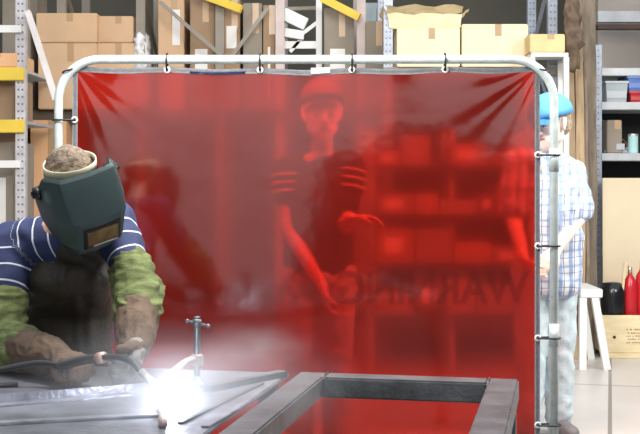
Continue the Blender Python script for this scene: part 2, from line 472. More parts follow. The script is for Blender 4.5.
# weld beads on the two far corners
bead = mat('weld bead', (.3, .3, .3), .3, .9, .3, 50)
for a in (-Wt+TH, -TH):
    bm = bmesh.new(); tube(bm, [Vector((a+.001*math.sin(k*2.4), -TH+TH*k/14, Ht+.001)) for k in range(15)], [.0028+.0010*(k % 2) for k in range(15)], 8)
    bmfin(bm, 'weld_bead', bead, tf, smooth=True)
    bm = bmesh.new(); tube(bm, [Vector((a, -TH-.001, Ht-.068+.066*k/9)) for k in range(10)], .003, 8); bmfin(bm, 'weld_bead', bead, tf, smooth=True)

# ================================================================== BENCH
bz = .672
bt = thing('welding_bench', loc_uv(-1.55, -.5), 'scarred grey steel welding bench under the gloves and clamp', 'bench', rz=-AY)
plate = mat('scarred bench steel', (.2, .205, .23), .42, .5, .45, 5, .4, 35)
ub = -.815+1.55
def bb(name, x0, x1, y0, y1, z0, z1, m=plate):
    bm = bmesh.new(); bx(bm, x0, x1, y0, y1, z0, z1); return bmfin(bm, name, m, bt, bevel=.004)
bb('top_plate', -.75, ub, -.75, .5+.075, bz-.015, bz)
bb('apron_rail', -.72, ub-.03, .5, .55, bz-.09, bz-.016, mill); bb('apron_rail', -.72, ub-.03, -.72, -.67, bz-.09, bz-.016, mill)
for a in (-.7, ub-.09):
    for b_ in (-.72, .48): bb('leg', a, a+.06, b_, b_+.06, 0, bz-.017, mill)
zb = bz
def on_bench(px, py, z=zb):
    d = F_PX*(CAMZ-z)/(py-HOR); return Vector((X(px, d), d, z))
def bench_bar(name, p, q, w, h, m, label, cat='steel bar', shape='box', group=None):
    a, b_ = on_bench(*p), on_bench(*q); c = (a+b_)/2
    bm = bmesh.new()
    if shape == 'box': bar(bm, a-c+Vector((0, 0, h/2)), b_-c+Vector((0, 0, h/2)), w, h); ob = bmfin(bm, name, m, None, c, bevel=.002)
    elif shape == 'angle':
        bar(bm, a-c+Vector((0, 0, .003)), b_-c+Vector((0, 0, .003)), w, .005)
        d = (b_-a).normalized(); s = d.cross(Vector((0, 0, 1)))*(-w/2)
        bar(bm, a-c+s+Vector((0, 0, h/2)), b_-c+s+Vector((0, 0, h/2)), .005, h); ob = bmfin(bm, name, m, None, c)
    else: tube(bm, [a-c+Vector((0, 0, h)), b_-c+Vector((0, 0, h))], h, 14); ob = bmfin(bm, name, m, None, c, smooth=True)
    tag(ob, label, cat, group); return ob
lil = mat('bright ground steel', (.42, .42, .47), .35, .7, .3, 12, .3, 60)
bench_bar('steel_angle', (-25, 408), (150, 393), .05, .03, lil, 'bright steel angle lying across the bench below the gloves', shape='angle')
bench_bar('steel_flat_bar', (-30, 426), (158, 416), .04, .008, lil, 'flat steel bar nearest the bottom edge of the bench')
bench_bar('steel_rod', (-30, 388), (18, 387), .02, .008, mill, 'thin dark steel rod at the left end of the bench', shape='rod')
bench_bar('steel_square_tube', (205, 392), (283, 376), .045, .02, mill, 'short dark square tube on the bench beside the table frame', shape='box')
bench_bar('steel_strip', (180, 424), (262, 384), .02, .006, mill, 'narrow steel strip pointing from the clamp toward the frame corner')
bench_bar('steel_strip', (205, 428), (248, 402), .025, .006, lil, 'short shiny strip lying beside the left rail of the table frame')

# clamp
cl_base = on_bench(197, 385)
dcl = cl_base.y
cl = thing('clamp', cl_base, 'upright screw clamp with sliding T handle standing on the bench', 'clamp')
steel = mat('clamp steel', (.2, .21, .22), .4, .8, .25, 30, .2, 80)
forged = mat('pinkish worn casting', (.5, .38, .35), .5, .4, .2, 15)
ztop = Z(321, dcl)-zb
bm = bmesh.new()
prof = [(0, .0)]+[]
P = [Vector((0, 0, .03+ztop*k/60*.93)) for k in range(61)]
tube(bm, P, [.0105+.0014*(k % 2) for k in range(61)], 12); bmfin(bm, 'screw', steel, cl, smooth=True)
bm = bmesh.new(); tube(bm, [Vector((0, 0, z)) for z in (ztop-.02, ztop-.016, ztop+.004, ztop+.008)], [.010, .016, .016, .010], 14); bmfin(bm, 'screw_head', steel, cl, smooth=True)
bm = bmesh.new(); tube(bm, [Vector((-.032, -.005, ztop+.0)), Vector((.036, .01, ztop-.018))], .005, 10)
for p in (Vector((-.032, -.005, ztop)), Vector((.036, .01, ztop-.018))):
    r = bmesh.ops.create_uvsphere(bm, u_segments=10, v_segments=8, radius=.008); [setattr(v, 'co', v.co+p) for v in r['verts']]
bmfin(bm, 'tee_handle', steel, cl, smooth=True)
bm = bmesh.new(); tube(bm, [Vector((0, 0, z)) for z in (0, .006, .012, .03)], [.026, .026, .016, .011], 16); bmfin(bm, 'swivel_pad', steel, cl, smooth=True)
bm = bmesh.new(); tube(bm, [Vector((0, 0, z)) for z in (.065, .07, .1, .105)], [.015, .022, .022, .015], 8); bmfin(bm, 'nut_boss', forged, cl)
Q = [W(200, 368, dcl), W(188, 367, dcl-.03), W(174, 372, dcl-.1), W(166, 383, dcl-.2), W(163, 400, dcl-.34)]
Q[0].z = Q[1].z = zb+.085
Q.append(on_bench(163, 424, zb+.012))
bm = bmesh.new(); tube(bm, [q-cl_base for q in spline(Q, 6)], .0135, 12); bmfin(bm, 'bowed_frame', forged, cl, smooth=True)

# ================================================================== ARC
arc = on_bench(170, 406, zb+.02)
ld = bpy.data.lights.new('welding arc', 'POINT'); ld.energy = 6; ld.color = (.8, .88, 1); ld.shadow_soft_size = .012
lo = bpy.data.objects.new('arc_light', ld); C.objects.link(lo); lo.location = arc+Vector((0, 0, .02))
am = mat('arc glow', (1, 1, 1), emis=(.85, .92, 1, 60))
ao = blob('welding_arc', [[(Vector((0, 0, 0)), .009), (Vector((-.006, .0, .014)), .005)]], am, None, voxel=.003, smooth=0)
ao.location = arc; tag(ao, 'blinding white welding arc under the torch nozzle beside the clamp', 'arc')
# sparks and smoke
sm = bpy.data.materials.new('weld smoke'); sm.use_nodes = True; nt = sm.node_tree; nt.nodes.clear()
out = nt.nodes.new('ShaderNodeOutputMaterial'); pv = nt.nodes.new('ShaderNodeVolumePrincipled')
pv.inputs['Color'].default_value = (.95, .95, 1, 1); pv.inputs['Anisotropy'].default_value = .0
tc = nt.nodes.new('ShaderNodeTexCoord'); gr = nt.nodes.new('ShaderNodeTexGradient'); gr.gradient_type = 'QUADRATIC_SPHERE'
nt.links.new(tc.outputs['Object'], gr.inputs[0])
nz = nt.nodes.new('ShaderNodeTexNoise'); nz.inputs['Scale'].default_value = 2.2; nz.inputs['Detail'].default_value = 3
nt.links.new(tc.outputs['Object'], nz.inputs['Vector'])
mr = nt.nodes.new('ShaderNodeMapRange'); mr.inputs[1].default_value = .35; mr.inputs[2].default_value = .7
nt.links.new(nz.outputs['Fac'], mr.inputs[0])
f = math_node(nt, 'MULTIPLY', gr.outputs['Fac'], math_node(nt, 'MULTIPLY_ADD', mr.outputs[0], 3.0, .8))
nt.links.new(f, pv.inputs['Density']); nt.links.new(pv.outputs[0], out.inputs['Volume'])
def puff(c, r, label):
    bm = bmesh.new(); bmesh.ops.create_icosphere(bm, subdivisions=3, radius=1)
    o = bmfin(bm, 'weld_smoke', sm, None, c); o.scale = r; tag(o, label, 'smoke', kind='stuff'); return o
puff(arc+Vector((.03, .05, .03)), (.62, .46, .26), 'bright smoke haze glowing around the welding arc')
puff(W(255, 350, 4.45), (.28, .2, .15), 'faint pale smoke drifting right above the bench')

# ================================================================== WELDER
skin = mat('light skin', (.5, .3, .22), .5, var=.08, scale=10, bump=.1)
wd = thing('person', (X(60, 4.8), 4.8, 0), 'person in striped navy shirt and welding helmet bending over the bench with a torch', 'person')
wo = Vector(wd.location)
def S(chains): return [[(Vector(e[0])-wo,)+tuple(e[1:]) for e in ch] for ch in chains]
pelvis = Vector((X(62, 4.85), 4.85, .9)); chest = W(66, 262, 4.66); neckb = W(74, 226, 4.5); headc = W(75, 188, 4.32)
shR, shL = W(12, 248, 4.6), W(118, 224, 4.56)      # viewer left, viewer right
elR, wrR = W(-2, 344, 4.42), W(62, 358, 4.08)
elL, wrL = W(139, 296, 4.36), W(135, 350, 4.0)
hdF = Vector((.58, -.66, -.58)); HB = basis(hdF, Vector((.84, .46, .32)))
hch, hg = head_chains(headc-wo, HB, 1.0)
hipL, hipR = pelvis+Vector((.1, .0, -.04)), pelvis+Vector((-.1, 0, -.04))
body = [[(pelvis, (.15, .11, .11)), (chest, (.16, .11, .13)), (neckb, (.1, .08, .07))], [(neckb, .06), (headc+Vector((0, .02, -.02)), .055)],
        [(neckb, .07), (shR, .07), (elR, .045), (wrR, .03)], [(neckb, .07), (shL, .07), (elL, .045), (wrL, .03)],
        [(hipL, .09), (Vector((hipL.x+.02, 4.8, .48)), .06), (Vector((hipL.x+.03, 4.9, .1)), .042)],
        [(hipR, .09), (Vector((hipR.x-.02, 4.8, .48)), .06), (Vector((hipR.x-.03, 4.9, .1)), .042)]]
tipR = W(93, 366, 3.93); tipL = W(129, 380, 3.86)
hR = hand(wrR, (tipR-wrR), Vector((.3, -.2, -1)), Vector((.2, -1, .3)), 1.0, .75)
hL = hand(wrL, (tipL-wrL), Vector((-1, -.2, .1)), Vector((-.2, -.6, .8)), 1.0, .8)
blob('body', S(body)+hch+S(hR)+S(hL), skin, wd, voxel=.009, smooth=2)
# striped shirt
sh = mat('navy striped shirt', (.024, .034, .10), .8, var=.2, scale=12, bump=.2, bscale=200)
nt = sh.node_tree; b = nt.nodes['Principled BSDF']; base = b.inputs['Base Color'].links[0].from_socket
at = nt.nodes.new('ShaderNodeAttribute'); at.attribute_name = 'along'
md = math_node(nt, 'MODULO', math_node(nt, 'ADD', at.outputs['Fac'], 5.02), .062)
st = math_node(nt, 'LESS_THAN', md, .0065)
md2 = math_node(nt, 'MODULO', math_node(nt, 'ADD', at.outputs['Fac'], 5.02+.031), .124)
nt.links.new(mixcol(nt, st, base, (.62, .65, .72)), b.inputs['Base Color'])
shirt = [[(neckb+Vector((0, .03, -.01)), (.12, .09, .08)), (chest, (.205, .14, .14)), (pelvis+Vector((0, -.02, .05)), (.19, .145, .12))],
         [(neckb+Vector((0, .03, -.03)), .09), (shR, .105), (shR.lerp(elR, .62), .078)],
         [(neckb+Vector((0, .03, -.03)), .09), (shL+Vector((-.02, 0, 0)), .095), (shL.lerp(elL, .7), .074)]]
blob('shirt', S(shirt), sh, wd, voxel=.012, smooth=4, fold=.007, fscale=9, along=True)
# trousers
jean = mat('dark blue jeans', (.022, .03, .06), .85, var=.2, scale=30, bump=.3, bscale=150)
tr_ = [[(pelvis+Vector((0, 0, -.02)), (.185, .14, .1))],
       [(hipL, .12), (Vector((hipL.x+.02, 4.8, .48)), .085), (Vector((hipL.x+.03, 4.9, .07)), .075)],
       [(hipR, .12), (Vector((hipR.x-.02, 4.8, .48)), .085), (Vector((hipR.x-.03, 4.9, .07)), .075)]]
blob('trousers', S(tr_), jean, wd, voxel=.014, smooth=3, fold=.005)
boot = mat('black boot leather', (.02, .018, .016), .5)
for hp, sx in ((hipL, 1), (hipR, -1)):
    a = Vector((hp.x+.03*sx, 4.93, .055))
    blob('boot', S([[(a, (.045, .05, .05)), (a+Vector((0, -.16, -.01)), (.045, .06, .042))]]), boot, wd, voxel=.01)
# apron
lea = mat('dark brown leather', (.035, .026, .018), .6, var=.35, scale=7, bump=.3, bscale=60)
ap = [[(neckb+Vector((.03, -.01, -.09)), (.10, .07, .05)), (chest+Vector((.03, -.06, .05)), (.14, .10, .08)), (chest+Vector((.02, -.07, -.06)), (.17, .115, .1)), (pelvis+Vector((.03, -.09, -.03)), (.20, .12, .12)),
       (pelvis+Vector((.02, -.1, -.3)), (.2, .12, .12))]]
blob('apron', S(ap), lea, wd, voxel=.012, smooth=4, fold=.008, fscale=7, stretch=(1.6, 1, .5))
# green flame-resistant sleeves
grn = mat('olive green canvas', (.135, .16, .055), .85, var=.45, scale=22, bump=.5, bscale=120, stretch=(1, 1, 2.5))
blob('sleeve', S([[(shL.lerp(elL, .60), .080), (elL+Vector((.0, -.01, .02)), .092), (elL.lerp(wrL, .35), .085)]]), grn, wd, voxel=.008, smooth=2, fold=.014, fscale=13, stretch=(.6, .6, 1.8))
blob('sleeve', S([[(shR.lerp(elR, .55), .085), (elR, .1), (elR.lerp(wrR, .42), .085)]]), grn, wd, voxel=.008, smooth=2, fold=.014, fscale=13, stretch=(.6, .6, 1.8))
# gauntlets
gau = mat('scuffed brown suede', (.12, .078, .05), .85, var=.35, scale=14, bump=.3, bscale=90)
pale = mat('worn grey suede', (.2, .19, .17), .85, var=.35, scale=16, bump=.3, bscale=90)
def gauntlet(el, wr, hc, m, w0, t0):
    a = el.lerp(wr, t0)
    g = blob('glove', S([[(a, w0), (a.lerp(wr, .6), w0*.86), (wr, .046)]]+hc), m, wd, voxel=.0055, smooth=2, fold=.004, fscale=22)
    d = (wr-el).normalized(); s = d.cross(Vector((0, 1, .1))).normalized(); u = d.cross(s)
    bm = bmesh.new(); c = a-d*w0*.55-wo
    tube(bm, [c+(s*math.cos(t)+u*math.sin(t))*w0*.93 for t in [2*math.pi*k/24 for k in range(24)]], .006, 8, True)
    bmfin(bm, 'cuff_edge', m, g, smooth=True)
    return g
hRg = hand(wrR, (tipR-wrR), Vector((.3, -.2, -1)), Vector((.2, -1, .3)), 1.08, .75, 1.45)
hLg = hand(wrL, (tipL-wrL), Vector((-1, -.3, .1)), Vector((-.2, -.6, .8)), 1.12, .85, 1.45)
gR = gauntlet(elR, wrR, hRg, gau, .082, .45)
gL = gauntlet(elL, wrL, hLg, gau, .08, .38)
gR['label'] = 'brown gauntlet glove reaching across to the torch'
pp = hand(wrL+Vector((0, -.006, 0)), (tipL-wrL), Vector((-1, -.3, .1)), Vector((-.2, -.6, .8)), 1.12, .85, 1.53)
blob('palm_patch', S(pp[:9]), pale, gL, voxel=.0055, smooth=2, fold=.003, fscale=30)['label'] = 'worn grey suede hand of the near glove'
# helmet
hel = mat('dark green-grey helmet shell', (.085, .125, .125), .3, var=.1, scale=4, spec=.6)
rows = [  # z, half width, front y, corner frac, back y
    (.122, .098, .080, .70, -.004), (.116, .109, .092, .70, -.012), (.09, .116, .112, .68, -.02), (.05, .120, .142, .65, -.06), (.010, .122, .168, .62, -.07),
    (-.006, .122, .170, .58, -.07), (-.10, .112, .160, .55, -.05), (-.112, .108, .152, .55, -.045), (-.165, .085, .110, .55, -.0), (-.180, .07, .085, .6, .01)]
Hc = headc-wo+HB @ Vector((0, .022, .012))
def hp(x, y, z): return Hc+HB @ (Vector((x, y, z)))*1.17
bm = bmesh.new(); RG = []
for z, w, fy, cf, by in rows:
    pr = [(-w*.97, by), (-w, by+.03), (-w, fy*.35), (-w*.93, fy*.55), (-w*cf-.01, fy*.95), (-w*cf+.008, fy), (0, fy+.004), (w*cf-.008, fy), (w*cf+.01, fy*.95), (w*.93, fy*.55), (w, fy*.35), (w, by+.03), (w*.97, by)]
    RG.append([bm.verts.new(hp(x, y, z-(.55*max(0, fy*.8-y)*max(0, (z-.0)/.12)))) for x, y in pr])
for i in range(len(RG)-1):
    for k in range(12): bm.faces.new((RG[i][k], RG[i][k+1], RG[i+1][k+1], RG[i+1][k]))
for R_, flip in ((RG[-1], 1),):
    bm.faces.new(R_ if flip else R_[::-1])
bmesh.ops.solidify(bm, geom=list(bm.faces), thickness=.004)
helm = bmfin(bm, 'welding_helmet', hel, wd)
for p in helm.data.polygons: p.use_smooth = True
bv = helm.modifiers.new('b', 'BEVEL'); bv.width = .005; bv.segments = 3; bv.limit_method = 'ANGLE'; bv.angle_limit = math.radians(18)
helm.data.set_sharp_from_angle(angle=math.radians(60)) if hasattr(helm.data, 'set_sharp_from_angle') else None
# lens window, frame and knobs
def quad_bar(name, x0, x1, z0, z1, y0, y1, m, par):
    bm = bmesh.new(); r = bmesh.ops.create_cube(bm, size=1)
    for v in r['verts']:
        zz = z0+(v.co.z+.5)*(z1-z0); yy = y0+(v.co.y+.5)*(y1-y0)-(.0-zz)*.10
        v.co = hp(x0+(v.co.x+.5)*(x1-x0), yy, zz)
    return bmfin(bm, name, m, par, bevel=.0015)
blk = mat('black plastic', (.012, .013, .014), .35)
lensm = mat('reflection-tinted dark lens', (.12, .045, .03), .08, .0, .3, 30, spec=1.0)  # orange-red reflection painted into the lens colour as a tint
lf = quad_bar('lens_frame', -.058, .058, -.092, -.016, .165, .176, blk, helm)
quad_bar('lens', -.050, .050, -.083, -.025, .172, .1785, lensm, helm)
quad_bar('lens_sticker', -.030, .046, -.091, -.086, .176, .1785, mat('pale sticker', (.5, .5, .48), .5), helm)
for sx in (-1, 1):
    bm = bmesh.new(); tube(bm, [hp(sx*q, -.005, .03) for q in (.118, .132, .134, .142)], [.024, .024, .015, .013], 16); bmfin(bm, 'knob', blk, helm, smooth=True)
# headgear: fuzzy hair and cream sweat band
hairm = mat('short greying hair', (.2, .15, .11), .9, var=.5, scale=70, bump=.6, bscale=200)
blob('hair', [[(hg(0, -.035, .055), (.088, .098, .098), HB)]], hairm, wd, voxel=.007, smooth=1, fold=.003, fscale=60)
bandm = mat('cream sweat band', (.62, .58, .42), .8, var=.1, scale=30)
bm = bmesh.new()
for k in range(2):
    pass
P0 = []
for k in range(40):
    a = 2*math.pi*k/40; P0.append((.094*math.cos(a), -.028+.108*math.sin(a)))
ring = []
for (x, y) in P0:
    ring.append([bm.verts.new(hg(x*q, y*q, .092+h+(.35*y))) for q, h in ((1, -.022), (.985, .022), (.955, .022), (.965, -.022))])
for k in range(40):
    a, b_ = ring[k], ring[(k+1) % 40]
    for j in range(4): bm.faces.new((a[j], a[(j+1) % 4], b_[(j+1) % 4], b_[j]))
bmfin(bm, 'sweat_band', bandm, wd, smooth=True)

# torch
tb = W(97, 358, 3.90)
to = thing('welding_torch', tb, 'black gooseneck welding torch with steel nozzle held between the gloves', 'torch')
Tp = [W(60, 366, 3.96), W(80, 361, 3.93), W(98, 358, 3.88), W(116, 357, 3.82), W(130, 361, 3.78), W(140, 370, 3.74), W(144, 376, 3.72)]
P = spline([p-tb for p in Tp], 6)
bm = bmesh.new(); tube(bm, P[:13], .0155, 12); bmfin(bm, 'handle', blk, to, smooth=True)
bm = bmesh.new(); tube(bm, P[12:], .0105, 12); bmfin(bm, 'gooseneck', blk, to, smooth=True)
bm = bmesh.new(); tube(bm, P[12:15], .0185, 12); bmfin(bm, 'collar', mat('dull copper', (.5, .32, .27), .4, .5), to, smooth=True)
n0 = W(141, 372, 3.735)-tb; n1 = W(158, 388, 3.68)-tb
bm = bmesh.new(); tube(bm, [n0, n0.lerp(n1, .75), n1], [.0135, .0135, .0105], 16); bmfin(bm, 'nozzle', mat('satin nozzle steel', (.75, .74, .72), .3, .8), to, smooth=True)
bm = bmesh.new(); tube(bm, spline([P[0], P[0]+Vector((-.1, .05, -.0)), P[0]+Vector((-.3, .0, -.03)), P[0]+Vector((-.55, -.15, -.02))], 6), .011, 10); bmfin(bm, 'cable', blk, to, smooth=True)

# ================================================================== PERSON BEHIND THE CURTAIN
dp = 5.78
pb = thing('person', (X(322, dp), dp+.05, 0), 'person in a cap and dark striped-sleeve shirt standing behind the red curtain', 'person')
po = Vector(pb.location)
def SP(chains, o): return [[(Vector(e[0])-o,)+tuple(e[1:]) for e in ch] for ch in chains]
hB = basis(Vector((.1, -.97, -.12)), Vector((1, .1, .03)))
hc2 = W(322, 113, dp-.05)
h2, g2 = head_chains(hc2-po, hB, 1.22)
light_skin = mat('pale skin', (.88, .72, .62), .5, var=.06, scale=10)
nb = Vector((hc2.x, dp+.05, hc2.z-.17)); ch_ = Vector((X(318, dp), dp+.05, 1.27)); pv2 = Vector((X(318, dp), dp+.06, .93))
sa, sb = W(288, 172, dp+.05), W(350, 168, dp+.05)
ea, wa = W(289, 230, dp+.0), W(323, 288, dp-.16)
eb, wb = W(344, 226, dp-.02), W(352, 219, dp-.2)
hips = [pv2+Vector((-.09, 0, -.02)), pv2+Vector((.09, 0, -.02))]
bd = [[(pv2, (.15, .1, .1)), (ch_, (.16, .1, .14)), (nb+Vector((0, 0, -.06)), (.12, .08, .05))], [(nb+Vector((0, 0, -.04)), .058), (hc2+Vector((0, .01, -.05)), .052)],
      [(nb+Vector((0, 0, -.08)), .06), (sa, .06), (ea, .043), (wa, .03)], [(nb+Vector((0, 0, -.08)), .06), (sb, .06), (eb, .043), (wb, .03)]]
for i, hq in enumerate(hips):
    bd.append([(hq, .085), (hq+Vector((.0, -.01, -.42)), .058), (hq+Vector((.0, .03, -.8)), .04)])
ha = hand(wa, Vector((.25, -.1, -1)), Vector((1, 0, 0)), Vector((0, -1, 0)), 1.0, .35)
hb_ = hand(wb, Vector((1, -.15, .02)), Vector((0, -.3, -1)), Vector((.3, -1, .3)), 1.0, .35)
blob('body', SP(bd, po)+h2+SP(ha, po)+SP(hb_, po), light_skin, pb, voxel=.007, smooth=2)
head_parts(g2, hB, 1.22, pb, mat('brown hair', (.1, .05, .03), .8, var=.3, scale=60))
ball_cap('cap', g2, hB, 1.22, mat('orange-brown cap', (.22, .10, .05), .8), pb, tilt=.3)
dk = mat('dark work shirt', (.06, .05, .055), .85, var=.2, scale=10, bump=.2, bscale=100)
shs = [[(nb+Vector((0, 0, -.05)), (.09, .075, .04)), (nb+Vector((0, 0, -.12)), (.17, .11, .07)), (ch_, (.19, .135, .14)), (pv2+Vector((0, 0, .0)), (.175, .13, .11))],
       [(sa+Vector((.05, 0, .02)), .075), (sa, .082), (sa.lerp(ea, .42), .07)], [(sb+Vector((-.05, 0, .02)), .075), (sb, .082), (sb.lerp(eb, .62), .066)]]
blob('shirt', SP(shs, po), dk, pb, voxel=.011, smooth=3, fold=.006, fscale=9)
whs = mat('white sleeve stripe', (.8, .78, .75), .8)
for t in (.08, .22, .36):
    for (q0, q1) in ((sa, ea), (sb, eb)):
        d = (q1-q0).normalized(); s = d.cross(Vector((0, 1, 0))).normalized(); u = d.cross(s); c = q0.lerp(q1, t)-po
        bm = bmesh.new(); tube(bm, [c+(s*math.cos(a)+u*math.sin(a))*.0805 for a in [2*math.pi*k/28 for k in range(28)]], .0065, 6, True)
        bmfin(bm, 'sleeve_stripe', whs, pb, smooth=True)
ljean = mat('washed pale jeans', (.56, .68, .72), .85, var=.15, scale=14, bump=.25, bscale=120)
tr2 = [[(pv2+Vector((0, 0, -.04)), (.18, .13, .08))]]+[[(hq+Vector((0, 0, -.03)), .105), (hq+Vector((0, -.01, -.42)), .08), (hq+Vector((0, .03, -.84)), .066)] for hq in hips]
blob('trousers', SP(tr2, po), ljean, pb, voxel=.012, smooth=3, fold=.006, fscale=10)
for hq in hips:
    a = Vector((hq.x, hq.y+.01, .05)); blob('shoe', SP([[(a, (.042, .05, .045)), (a+Vector((0, -.15, -.005)), (.042, .055, .036))]], po), boot, pb, voxel=.009)

# ================================================================== PERSON IN PLAID SHIRT
dm = 6.3
pm = thing('person', (X(552, dm), dm, 0), 'person in blue cap, plaid shirt and pale jeans behind the right post', 'person')
mo = Vector(pm.location)
mB = basis(Vector((-.72, -.60, -.2)), Vector((.64, -.76, 0)))
hc3 = W(550, 124, dm)
h3, g3 = head_chains(hc3-mo, mB, 1.16)
nb3 = Vector((X(552, dm), dm+.05, hc3.z-.15)); c3 = Vector((X(553, dm), dm+.05, 1.2)); p3 = Vector((X(552, dm), dm+.06, .92))
s1, s2 = W(519, 163, dm-.05), W(571, 172, dm+.1)
e1, w1 = W(514, 218, dm-.05), W(524, 258, dm-.2)
e2, w2 = W(580, 215, dm+.05), W(556, 250, dm-.16)
hq3 = [p3+Vector((-.11, -.02, -.02)), p3+Vector((.055, .02, -.02))]
b3 = [[(p3, (.15, .11, .1)), (c3, (.15, .11, .14)), (nb3+Vector((0, 0, -.06)), (.11, .08, .05))], [(nb3+Vector((0, 0, -.04)), .058), (hc3+Vector((.01, .01, -.05)), .055)],
      [(nb3+Vector((0, 0, -.08)), .06), (s1, .06), (e1, .043), (w1, .03)], [(nb3+Vector((0, 0, -.08)), .06), (s2, .06), (e2, .045), (w2, .031)]]
for hq in hq3: b3.append([(hq, .085), (hq+Vector((0, -.02, -.42)), .058), (hq+Vector((.0, .02, -.79)), .04)])
hh1 = hand(w1, Vector((.4, -.3, -.8)), Vector((1, 0, 0)), Vector((0, -1, 0)), 1, .5)
hh2 = hand(w2, Vector((-.6, -.4, -.5)), Vector((-.5, .3, -1)), Vector((0, -1, .4)), 1, .5)
blob('body', SP(b3, mo)+h3+SP(hh1, mo)+SP(hh2, mo), light_skin, pm, voxel=.007, smooth=2)
head_parts(g3, mB, 1.16, pm, mat('sandy grey hair', (.42, .34, .25), .85, var=.3, scale=60))
g3c = head_chains(hc3-mo+Vector((0, 0, -.012)), mB, 1.27)[1]
ball_cap('cap', g3c, mB, 1.3, mat('bright blue cap', (.10, .36, .72), .75), pm)
pl = mat('white and blue plaid', (.80, .81, .84), .85, var=.04, scale=12)
nt = pl.node_tree; b = nt.nodes['Principled BSDF']; base = b.inputs['Base Color'].links[0].from_socket
tc = nt.nodes.new('ShaderNodeTexCoord'); sp_ = nt.nodes.new('ShaderNodeSeparateXYZ')
wn = nt.nodes.new('ShaderNodeTexNoise'); wn.inputs['Scale'].default_value = 5
va = nt.nodes.new('ShaderNodeVectorMath'); va.operation = 'MULTIPLY_ADD'; va.inputs[1].default_value = (.04, .04, .04)
nt.links.new(tc.outputs['Object'], wn.inputs[0]); nt.links.new(wn.outputs['Color'], va.inputs[0]); nt.links.new(tc.outputs['Object'], va.inputs[2]); nt.links.new(va.outputs[0], sp_.inputs[0])
col = base
for ax, pitch, wd_, c_, fac in ((0, .056, .02, (.18, .30, .55), .75), (0, .056, .005, (.10, .13, .3), .9), (2, .08, .014, (.2, .32, .55), .6), (2, .08, .004, (.1, .13, .3), .7), (1, .056, .012, (.3, .42, .62), .45)):
    mdl = math_node(nt, 'MODULO', math_node(nt, 'ADD', sp_.outputs[ax], 5+(.03 if wd_ < .01 else 0)), pitch)
    f = math_node(nt, 'MULTIPLY', math_node(nt, 'LESS_THAN', mdl, wd_), fac)
    col = mixcol(nt, f, col, c_)
nt.links.new(col, b.inputs['Base Color'])
sh3 = [[(nb3+Vector((0, 0, -.02)), (.085, .08, .03)), (nb3+Vector((0, 0, -.15)), (.15, .115, .07)), (c3, (.185, .14, .14)), (p3+Vector((0, 0, .02)), (.175, .14, .12)), (p3+Vector((0, 0, -.14)), (.17, .14, .06))],
       [(s1+Vector((.05, 0, .02)), .07), (s1, .08), (s1.lerp(e1, .8), .075)], [(s2+Vector((-.05, 0, .02)), .075), (s2, .078), (s2.lerp(e2, .85), .082)]]
blob('shirt', SP(sh3, mo), pl, pm, voxel=.010, smooth=3, fold=.01, fscale=8)
tr3 = [[(p3+Vector((0, 0, -.04)), (.165, .13, .08))]]+[[(hq+Vector((0, 0, -.03)), .1), (hq+Vector((0, -.02, -.42)), .082), (hq+Vector((0, .02, -.83)), .072)] for hq in hq3]
blob('trousers', SP(tr3, mo), ljean, pm, voxel=.012, smooth=3, fold=.008, fscale=10)
gsh = mat('grey shoe', (.16, .15, .15), .6)
for hq, sx in zip(hq3, (-1, 1)):
    a = Vector((hq.x, hq.y+.0, .05)); blob('shoe', SP([[(a, (.045, .05, .045)), (a+Vector((sx*.03, -.15, -.005)), (.045, .055, .036))]], mo), gsh, pm, voxel=.009)

# ================================================================== BACKGROUND RACKS
DR = 9.6
perf_w = perforated('white punched upright', (.6, .58, .6)); perf_b = perforated('blue-grey punched upright', (.36, .4, .48))
yel = mat('safety yellow beam', (.75, .54, .06), .5, var=.08); whi = mat('white painted steel', (.78, .78, .76), .45, var=.06)
tan_st = mat('tan painted steel', (.25, .22, .18), .5, var=.1); greyst = mat('pale grey shelf steel', (.5, .52, .54), .45, .2)
def rack(name, px_ups, d, depth, decks, top, label, um, bm_, brace=True, dkm=None, rear=True, beam_h=.09):
    x0, x1 = X(px_ups[0], d), X(px_ups[-1], d)
    t = thing(name, ((x0+x1)/2, d+depth/2, 0), label, 'rack'); o = Vector(t.location)
    for px in px_ups:
        for yy in ((d, d+depth) if rear else (d,)):
            b_ = bmesh.new(); bx(b_, -.035, .035, -.03, .03, 0, top)
            bmfin(b_, 'upright', um, t, Vector((X(px, d), yy, 0))-o)
        if brace:
            b_ = bmesh.new()
            zs = [0.2+k*.55 for k in range(int((top-.3)/.55)+1)]
            for k, zz in enumerate(zs[:-1]):
                a, c = (d, d+depth) if k % 2 else (d+depth, d)
                bar(b_, Vector((X(px, d), a, zz))-o, Vector((X(px, d), c, zs[k+1]))-o, .025, .025)
            bmfin(b_, 'brace', um, t)
    for dz in decks:
        for yy in ((d-.035, d+depth+.035) if rear else (d-.035,)):
            b_ = bmesh.new(); bx(b_, x0-o.x-.03, x1-o.x+.03, yy-o.y-.02, yy-o.y+.02, dz-beam_h, dz); bmfin(b_, 'beam', bm_, t, bevel=.004)
        b_ = bmesh.new(); bx(b_, x0-o.x, x1-o.x, -depth/2+.001-.01, depth/2-.001, dz-.02, dz); bmfin(b_, 'deck', dkm or greyst, t)
    return t
ZU = 1.90
rkL = rack('pallet_rack', (-110, 21.5), 8.4, 1.0, (Z(68, 8.4), Z(120, 8.4)-.0, .35), 4, 'white punched pallet rack with yellow beams at the far left edge', perf_w, yel, brace=False, rear=False)
dkr = mat('dark brown rack steel', (.10, .075, .055), .6)
rkA = rack('pallet_rack', (-80, 62, 141, 220), DR, 1.0, (ZU, .3), 4.2, 'tan pallet rack behind the left half of the curtain', tan_st, dkr, dkm=dkr)
rack('pallet_rack', (280, 361), DR, 1.0, (ZU, .3), 4.2, 'pallet rack with a pinkish upright behind the middle of the curtain', mat('pinkish grey steel', (.55, .45, .42), .5), dkr, dkm=dkr)

